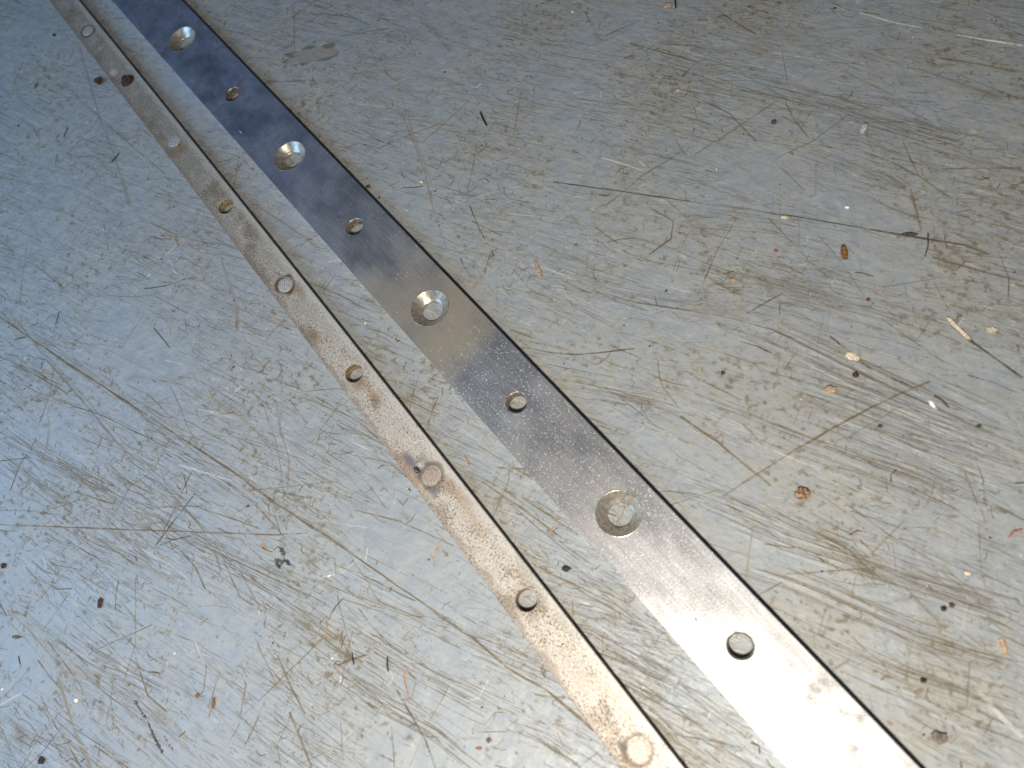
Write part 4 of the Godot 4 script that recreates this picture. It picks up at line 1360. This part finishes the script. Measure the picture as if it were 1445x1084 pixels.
func build_debris() -> void:
	loose("black_wire_bit", tube([Vector3(-4.49, 0.45, 0.00), Vector3(-2.25, 0.54, 0.09), Vector3(0.00, 0.58, 0.22), Vector3(2.25, 0.52, 0.11), Vector3(4.49, 0.45, 0.00)], 0.45, 0.15), mats.black, 63.5, 0.0, -248.1, -1.79, "short black wire end lying alone right of the wide strip, upper middle", "wire offcut")
	loose("rust_lump", lump(Vector3(2.61, 1.52, 1.90), 393, 0.45), mats.rust_dark, -87.0, 1.28, -435.5, -0.81, "dark brown rusty lump touching the left edge of the narrow tan strip", "rust lump")
	loose("wood_chip", sliver(5.9, 2.6, 1.2, 38922), mats.amber, 133.3, 0.0, -90.1, -2.17, "amber brown wood chip standing in the upper right part of the bench", "wood chip")
	loose("resin_crumb", lump(Vector3(2.38, 1.23, 1.99), 682, 0.45), mats.resin, 59.3, 1.04, -27.8, -0.64, "orange brown crumb with a dark crust below the long diagonal scratch at right", "crumb")
	loose("tan_crumb", lump(Vector3(1.99, 0.76, 1.33), 702, 0.45), mats.tan, 92.3, 0.64, -51.4, -0.68, "pinkish tan crumb lying to the left of the small olive bead", "crumb")
	loose("olive_bead", lump(Vector3(1.02, 0.72, 1.02), 24, 0.45), mats.olive, 102.5, 0.61, -50.2, -0.69, "small dark olive bead on the right side of the bench", "bead")
	loose("grey_lump", lump(Vector3(1.99, 0.95, 1.80), 287, 0.45), mats.greybrown, 41.0, 0.80, 53.3, -0.57, "grey brown lump at the lower right, the largest crumb near the bottom edge", "lump")
	loose("dark_grit", lump(Vector3(0.85, 0.51, 0.77), 98, 0.45), mats.black, 48.9, 0.43, 38.7, -0.59, "black angular grit above the grey brown lump at lower right", "grit")
	loose("tan_flake", sliver(4.9, 2.6, 0.5, 11024), mats.tan, 74.8, 0.0, 44.3, -2.06, "flat tan wood flake near the right edge, lower part", "wood flake")
	loose("tan_splinter", sliver(8.7, 1.9, 0.6, 64322), mats.tan, 38.1, 0.0, -165.2, -1.83, "tan wood splinter lying just right of the wide strip's dull tan patch", "splinter")
	loose("straw_flake", sliver(4.8, 3.4, 0.4, 42331), mats.straw, 106.9, 0.0, -56.3, -1.20, "straw coloured shaving left above the olive bead", "shaving")
	loose("rust_flake", lump(Vector3(1.14, 0.47, 2.18), 811, 0.45), mats.rust_dark, -195.7, 0.40, -161.3, -0.61, "dark brown elongated flake in the lower left of the bench", "flake")
	loose("brown_crumb", lump(Vector3(1.19, 0.68, 1.10), 950, 0.45), mats.rust_dark, -231.7, 0.57, -206.0, -0.62, "dark brown crumb at the left edge of the picture", "crumb")
	loose("white_chip", sliver(2.5, 1.6, 0.4, 34662), mats.white, 114.6, 0.0, -26.2, -1.74, "white paint chip beside a short dark gouge at right", "paint chip")
	loose("cream_chip", lump(Vector3(1.10, 0.34, 0.68), 905, 0.45), mats.straw, 82.6, 0.29, 22.1, -0.62, "cream coloured chip right of centre on the lower right bench", "chip")
	loose("pale_flake", flat_flake(2.3, 1.0, 0.35, 83), mats.palegrey, 176.4, 0.0, -127.5, 0.6, "pale grey flat paint flake on the upper right bench", "paint flake")
	loose("peach_crumb", lump(Vector3(1.61, 0.57, 1.33), 422, 0.45), mats.tan, 163.0, 0.48, -237.5, -0.84, "peach coloured crumb at the top edge of the picture", "crumb")
	loose("black_sliver", tube([Vector3(-3.41, 0.40, 0.00), Vector3(-1.70, 0.48, 0.08), Vector3(0.00, 0.51, 0.19), Vector3(1.70, 0.46, 0.10), Vector3(3.41, 0.40, 0.00)], 0.40, 0.15), mats.black, 166.6, 0.0, -236.0, -2.19, "black sliver at the top edge beside the peach crumb", "sliver")
	loose("dark_seed", lump(Vector3(1.10, 0.59, 0.94), 979, 0.45), mats.dkbrown, 154.0, 0.50, -154.4, -0.79, "dull brown seed like speck at upper right, left of the pale flake", "speck")
	loose("dark_clump", lump(Vector3(2.61, 0.57, 0.95), 867, 0.45), mats.dkbrown, 155.5, 0.48, -80.3, -0.74, "flat dark brown clump under the long thin scratch at upper right", "clump")
	loose("orange_fleck", lump(Vector3(0.85, 0.34, 0.68), 528, 0.45), mats.orange, 115.1, 0.29, -107.3, -0.73, "orange fleck to the left of the amber wood chip", "fleck")
	loose("orange_crumb", lump(Vector3(0.68, 0.38, 0.68), 774, 0.45), mats.orange, 57.1, 0.32, -163.6, -0.74, "tiny orange crumb between the wide strip and the upper right bench", "crumb")
	loose("red_grain", lump(Vector3(0.64, 0.42, 0.72), 589, 0.45), mats.red, 126.1, 0.36, -69.7, -0.71, "rust red grain below the amber wood chip", "grain")
	loose("white_grain", lump(Vector3(0.77, 0.42, 0.55), 54, 0.45), mats.white, 147.4, 0.36, -104.4, -0.75, "largest white grain above the amber wood chip", "grain")
	loose("cream_fleck", lump(Vector3(1.42, 0.28, 0.62), 216, 0.45), mats.straw, 127.4, 0.24, -116.8, -0.75, "cream fleck on the long thin dark scratch at upper right", "fleck")
	loose("wood_sliver", sliver(10.7, 1.5, 0.7, 7583), mats.straw, 141.1, 0.0, -41.6, -1.61, "straw coloured sliver lodged in the dark gouge at the right edge", "splinter")
	loose("tan_fragment", lump(Vector3(1.10, 0.42, 0.81), 406, 0.45), mats.tan, 94.6, 0.36, -108.3, -0.72, "small tan fragment above the scratched patch right of the wide strip", "fragment")
	loose("tan_mote", lump(Vector3(0.85, 0.34, 0.59), 768, 0.45), mats.straw, 22.2, 0.29, -240.1, -0.76, "cream mote beside the upper part of the wide strip's right edge", "mote")
	loose("dark_mote", lump(Vector3(1.10, 0.42, 0.85), 728, 0.45), mats.dkbrown, 0.9, 0.36, -256.7, -0.76, "dark speck touching the wide strip's right edge near its fourth hole from the top", "speck")
	loose("brown_seed", lump(Vector3(0.66, 0.47, 1.99), 521, 0.45), mats.rust, -121.1, 0.40, -467.4, -0.81, "thin brown seed at the upper left of the bench", "seed")
	loose("dark_bead", lump(Vector3(0.94, 0.55, 0.94), 610, 0.45), mats.black, -97.0, 0.46, -496.3, -0.83, "small black bead at the upper left corner of the bench", "bead")
	loose("brown_bit", lump(Vector3(0.77, 0.34, 0.68), 948, 0.45), mats.dkbrown, -140.8, 0.29, -447.8, -0.79, "small brown bit near the left picture edge, upper part", "bit")
	loose("white_paint_curl", flat_flake(1.0, 1.9, 0.4, 5), mats.straw, 148.5, 0.0, -34.7, 0.6, "curved cream paint curl right of the straw coloured sliver", "paint curl")
	loose("bottom_grit", lump(Vector3(0.81, 0.42, 0.77), 52, 0.45), mats.dkbrown, 71.7, 0.36, 26.7, -0.61, "dark round grit at the lower right between two scratch bands", "grit")
	loose("charcoal_grit", lump(Vector3(0.85, 0.42, 0.77), 344, 0.45), mats.black, 68.9, 0.36, 26.1, -0.61, "charcoal grit just left of the dark round grit at lower right", "grit")
	loose("black_shred", tube([Vector3(-2.11, 0.30, 0.00), Vector3(-1.05, 0.36, 0.06), Vector3(0.00, 0.38, 0.14), Vector3(1.05, 0.35, 0.07), Vector3(2.11, 0.30, 0.00)], 0.30, 0.15), mats.ink, -110.3, 0.0, -76.6, -1.88, "curved blue black shred on the bench at bottom centre left", "shred")
	loose("black_thread_bit", tube([Vector3(-2.50, 0.35, 0.00), Vector3(-1.25, 0.42, 0.07), Vector3(0.00, 0.45, 0.17), Vector3(1.25, 0.41, 0.08), Vector3(2.50, 0.35, 0.00)], 0.35, 0.15), mats.black, -99.6, 0.0, -67.0, -2.05, "straight black shred right of the curved blue black one", "shred")
	loose("dark_crumb_between", lump(Vector3(1.61, 0.47, 0.95), 72, 0.45), mats.black, -24.4, 0.40, -56.2, -0.62, "black crumb on the bench between the two strips, lower part", "crumb")
	loose("brown_grit", lump(Vector3(0.85, 0.42, 0.72), 210, 0.45), mats.dkbrown, 67.0, 0.36, -80.4, -0.69, "hollow looking brown grit right of the wide strip", "grit")
	loose("dark_nib", lump(Vector3(0.77, 0.38, 0.59), 80, 0.45), mats.dkbrown, 95.9, 0.32, -30.8, -0.67, "dark nib left of the long diagonal scratch's lower half", "nib")
	loose("grey_nib", lump(Vector3(0.85, 0.38, 0.59), 56, 0.45), mats.dkbrown, 120.3, 0.32, -11.5, -0.67, "dark nib near the right picture edge, mid height", "nib")
	loose("bronze_chip", lump(Vector3(0.66, 0.38, 1.99), 544, 0.45), mats.rust, -167.0, 0.32, -95.5, -0.58, "bronze coloured sliver at lower left beside a thin crack", "sliver")
	loose("ochre_grain", lump(Vector3(0.72, 0.42, 0.77), 842, 0.45), mats.amber, -171.8, 0.36, -102.0, -0.58, "ochre grain at the end of a thin crack at lower left", "grain")
	loose("olive_husk", lump(Vector3(2.38, 0.38, 0.66), 499, 0.45), mats.olive2, -236.1, 0.32, -172.3, -0.60, "olive brown husk at the left edge of the picture, lower part", "husk")
	loose("white_lump", lump(Vector3(0.81, 0.47, 0.77), 507, 0.45), mats.white, -219.9, 0.39, -131.2, -0.58, "white lump at the lower left of the bench", "lump")
	loose("black_lump", lump(Vector3(1.42, 0.66, 1.33), 413, 0.45), mats.black, -241.6, 0.56, -119.0, -0.57, "black lump near the bottom left corner", "lump")
	loose("orange_speck", lump(Vector3(1.02, 0.30, 0.51), 353, 0.45), mats.orange, -85.3, 0.25, -24.1, -0.57, "orange speck near the bottom edge left of the narrow strip", "speck")
	loose("bench_pebble", lump(Vector3(0.85, 0.51, 0.77), 747, 0.45), mats.greybrown, -80.9, 0.43, -24.2, -0.57, "small grey pebble near the bottom edge, left of the narrow strip", "pebble")
	loose("fibre", tube([Vector3(0.00, 0.23, 0.00), Vector3(-1.00, 0.55, 0.71), Vector3(-1.99, 0.72, 1.42), Vector3(-2.95, 0.66, 2.09), Vector3(-3.74, 0.39, 2.61), Vector3(-4.28, 0.40, 2.91), Vector3(-4.65, 0.66, 3.06), Vector3(-4.94, 0.72, 3.22), Vector3(-5.05, 0.54, 3.52), Vector3(-4.90, 0.23, 4.04), Vector3(-4.58, 0.55, 4.71), Vector3(-4.21, 0.72, 5.42), Vector3(-3.80, 0.65, 6.10), Vector3(-3.35, 0.38, 6.75), Vector3(-2.86, 0.41, 7.37), Vector3(-2.37, 0.66, 8.00), Vector3(-1.87, 0.71, 8.62)], 0.23, 0.5), mats.fibre_orange, -117.8, 0.0, -140.9, 0.0, "bent orange fibre shaped like an L, at left below the long straight scratch", "fibre")
	loose("fibre", tube([Vector3(0.00, 0.17, 0.00), Vector3(-0.13, 0.50, 0.71), Vector3(-0.26, 0.67, 1.41), Vector3(-0.41, 0.61, 2.10), Vector3(-0.59, 0.34, 2.70), Vector3(-0.82, 0.35, 3.17), Vector3(-1.10, 0.61, 3.55), Vector3(-1.41, 0.67, 3.90), Vector3(-1.85, 0.49, 4.20), Vector3(-2.47, 0.18, 4.43), Vector3(-3.22, 0.50, 4.62), Vector3(-4.00, 0.67, 4.79), Vector3(-4.76, 0.60, 4.90), Vector3(-5.52, 0.33, 4.92), Vector3(-6.27, 0.36, 4.90), Vector3(-7.01, 0.61, 4.86), Vector3(-7.76, 0.66, 4.82)], 0.17, 0.5), mats.fibre_orange, -112.9, 0.0, -95.3, 0.0, "thin orange fibre left of the narrow strip, lower part of the bench", "fibre")
	loose("fibre", tube([Vector3(0.00, 0.25, 0.00), Vector3(-0.44, 0.57, 0.60), Vector3(-0.88, 0.74, 1.19), Vector3(-1.31, 0.68, 1.79), Vector3(-1.72, 0.42, 2.41), Vector3(-2.07, 0.43, 3.05), Vector3(-2.40, 0.69, 3.72), Vector3(-2.71, 0.74, 4.39), Vector3(-2.98, 0.57, 5.04), Vector3(-3.17, 0.26, 5.69), Vector3(-3.32, 0.58, 6.33), Vector3(-3.46, 0.74, 6.96), Vector3(-3.60, 0.68, 7.55), Vector3(-3.74, 0.41, 8.08), Vector3(-3.87, 0.43, 8.58), Vector3(-4.01, 0.69, 9.07), Vector3(-4.14, 0.74, 9.56)], 0.25, 0.5), mats.fibre_orange, -94.1, 0.0, -63.2, 0.0, "straight orange fibre at the bottom, left of the narrow strip", "fibre")
	loose("fibre", tube([Vector3(0.00, 0.25, 0.00), Vector3(-0.77, 0.57, 0.28), Vector3(-1.55, 0.74, 0.56), Vector3(-2.32, 0.68, 0.85), Vector3(-3.12, 0.42, 1.22), Vector3(-3.95, 0.43, 1.68), Vector3(-4.80, 0.69, 2.21), Vector3(-5.62, 0.74, 2.75), Vector3(-6.32, 0.57, 3.26), Vector3(-6.82, 0.26, 3.72), Vector3(-7.19, 0.58, 4.14), Vector3(-7.53, 0.74, 4.57), Vector3(-7.85, 0.68, 5.02), Vector3(-8.13, 0.41, 5.53), Vector3(-8.40, 0.43, 6.08), Vector3(-8.66, 0.69, 6.63), Vector3(-8.92, 0.74, 7.19)], 0.25, 0.5), mats.fibre_tan, -57.0, 0.0, -93.7, 0.0, "curved tan fibre close to the narrow strip's left edge", "fibre")
	loose("fibre", tube([Vector3(0.00, 0.20, 0.00), Vector3(-0.60, 0.52, 0.38), Vector3(-1.20, 0.69, 0.77), Vector3(-1.80, 0.63, 1.13), Vector3(-2.37, 0.37, 1.44), Vector3(-2.90, 0.38, 1.64), Vector3(-3.41, 0.64, 1.78), Vector3(-3.91, 0.69, 1.90), Vector3(-4.41, 0.52, 1.98), Vector3(-4.89, 0.21, 2.00), Vector3(-5.38, 0.53, 1.98), Vector3(-5.86, 0.69, 1.96), Vector3(-6.34, 0.63, 1.94)], 0.20, 0.5), mats.fibre_tan, -15.9, 0.0, -72.9, 0.0, "short tan fibre between the two strips", "fibre")
	loose("fibre", tube([Vector3(0.00, 0.28, 0.00), Vector3(0.45, 0.60, -0.17), Vector3(0.91, 0.77, -0.33), Vector3(1.36, 0.71, -0.48), Vector3(1.80, 0.44, -0.59), Vector3(2.23, 0.45, -0.63), Vector3(2.65, 0.71, -0.63), Vector3(3.06, 0.77, -0.59), Vector3(3.47, 0.59, -0.51), Vector3(3.89, 0.28, -0.34), Vector3(4.30, 0.60, -0.13), Vector3(4.71, 0.77, 0.11), Vector3(5.12, 0.70, 0.34)], 0.28, 0.5), mats.fibre_red, 100.2, 0.0, 21.1, 0.0, "red orange fibre at the right edge of the picture", "fibre")
	loose("fibre", tube([Vector3(0.00, 0.25, 0.00), Vector3(-0.60, 0.57, 1.09), Vector3(-1.20, 0.74, 2.19), Vector3(-1.77, 0.68, 3.27), Vector3(-2.22, 0.42, 4.33), Vector3(-2.48, 0.43, 5.35), Vector3(-2.62, 0.69, 6.34), Vector3(-2.73, 0.74, 7.31), Vector3(-2.84, 0.57, 8.21), Vector3(-2.95, 0.26, 9.00), Vector3(-3.05, 0.58, 9.73), Vector3(-3.15, 0.74, 10.45), Vector3(-3.25, 0.68, 11.16)], 0.25, 0.5), mats.fibre_tan, -89.9, 0.0, -308.7, 0.0, "fine brown root like fibre left of the narrow strip's upper hole", "fibre")
	loose("fibre", tube([Vector3(0.00, 0.25, 0.00), Vector3(-0.40, 0.57, 0.61), Vector3(-0.80, 0.74, 1.21), Vector3(-1.17, 0.68, 1.82), Vector3(-1.44, 0.42, 2.42), Vector3(-1.56, 0.43, 3.02), Vector3(-1.57, 0.69, 3.62), Vector3(-1.55, 0.74, 4.22), Vector3(-1.54, 0.57, 4.82)], 0.25, 0.5), mats.fibre_red, -85.6, 0.0, -239.5, 0.0, "short reddish fibre left of the narrow strip near its middle", "fibre")
	loose("fibre", tube([Vector3(0.00, 0.30, 0.00), Vector3(-0.06, 0.62, 0.78), Vector3(-0.12, 0.79, 1.56), Vector3(-0.19, 0.73, 2.33), Vector3(-0.27, 0.47, 3.06), Vector3(-0.38, 0.48, 3.73), Vector3(-0.52, 0.74, 4.36), Vector3(-0.65, 0.79, 4.98), Vector3(-0.79, 0.62, 5.60)], 0.30, 0.5), mats.fibre_tan, -32.4, 0.0, -116.5, 0.0, "tiny tan sliver like fibre between the strips beside the stained rivet", "fibre")
	loose("fibre", tube([Vector3(0.00, 0.20, 0.00), Vector3(0.04, 0.52, 0.33), Vector3(0.09, 0.69, 0.65), Vector3(0.12, 0.63, 0.98), Vector3(0.13, 0.37, 1.33), Vector3(0.09, 0.38, 1.69), Vector3(0.02, 0.64, 2.07), Vector3(-0.07, 0.69, 2.45), Vector3(-0.15, 0.52, 2.84)], 0.20, 0.5), mats.fibre_tan, 15.2, 0.0, -22.1, 0.0, "short pale fibre beside the wide strip's lower right edge", "fibre")
	loose("metal_bead", lump(Vector3(1.0, 0.7, 1.7), 12, 0.15), mats.dark_metal, -50.7, 5.1, -121.4, 0.3, "shiny dark metal bead on the narrow strip beside its stained rivet", "bead")

func build_grit() -> void:
	# dust grains over the whole bench, too many and too small to count
	var shape := lump(Vector3(0.5, 0.36, 0.45), 3, 0.4)
	for kind in [["pale_dust_grains", "white", 170, 0.8], ["dark_dust_grains", "dkbrown", 380, 0.9]]:
		var mm := MultiMesh.new()
		mm.transform_format = MultiMesh.TRANSFORM_3D
		mm.mesh = shape
		mm.instance_count = kind[2]
		for k in int(kind[2]):
			var s: float = kind[3] * (0.28 + 0.8 * pow(rng.randf(), 3.5))
			var x := rng.randf_range(-260.0, 260.0)
			var z := rng.randf_range(-560.0, 80.0)
			# none inside the strips: grains on them lie on their upper face
			var p := Vector2(x, z) - CORNER
			var u := p.dot(ALONG)
			var v := p.dot(Vector2(ALONG.y, -ALONG.x))
			var y := 0.1
			if (v > -0.6 and v < WIDE_W + 0.6) or absf(v - narrow_middle(u)) < narrow_width(u) * 0.5 + 0.6:
				x += 60.0
			mm.set_instance_transform(k, Transform3D(Basis.from_euler(Vector3(rng.randf(), rng.randf() * TAU, rng.randf())).scaled(Vector3(s * rng.randf_range(0.8, 1.8), s, s)), Vector3(x, y, z) * LIFT))
		var o := MultiMeshInstance3D.new()
		o.name = kind[0]
		o.multimesh = mm
		o.material_override = mats[kind[1]]
		o.set_meta("kind", "stuff")
		thing(o, "tiny white dust grains scattered over the bench" if kind[1] == "white" else "tiny dark dirt grains scattered over the bench", "dust")
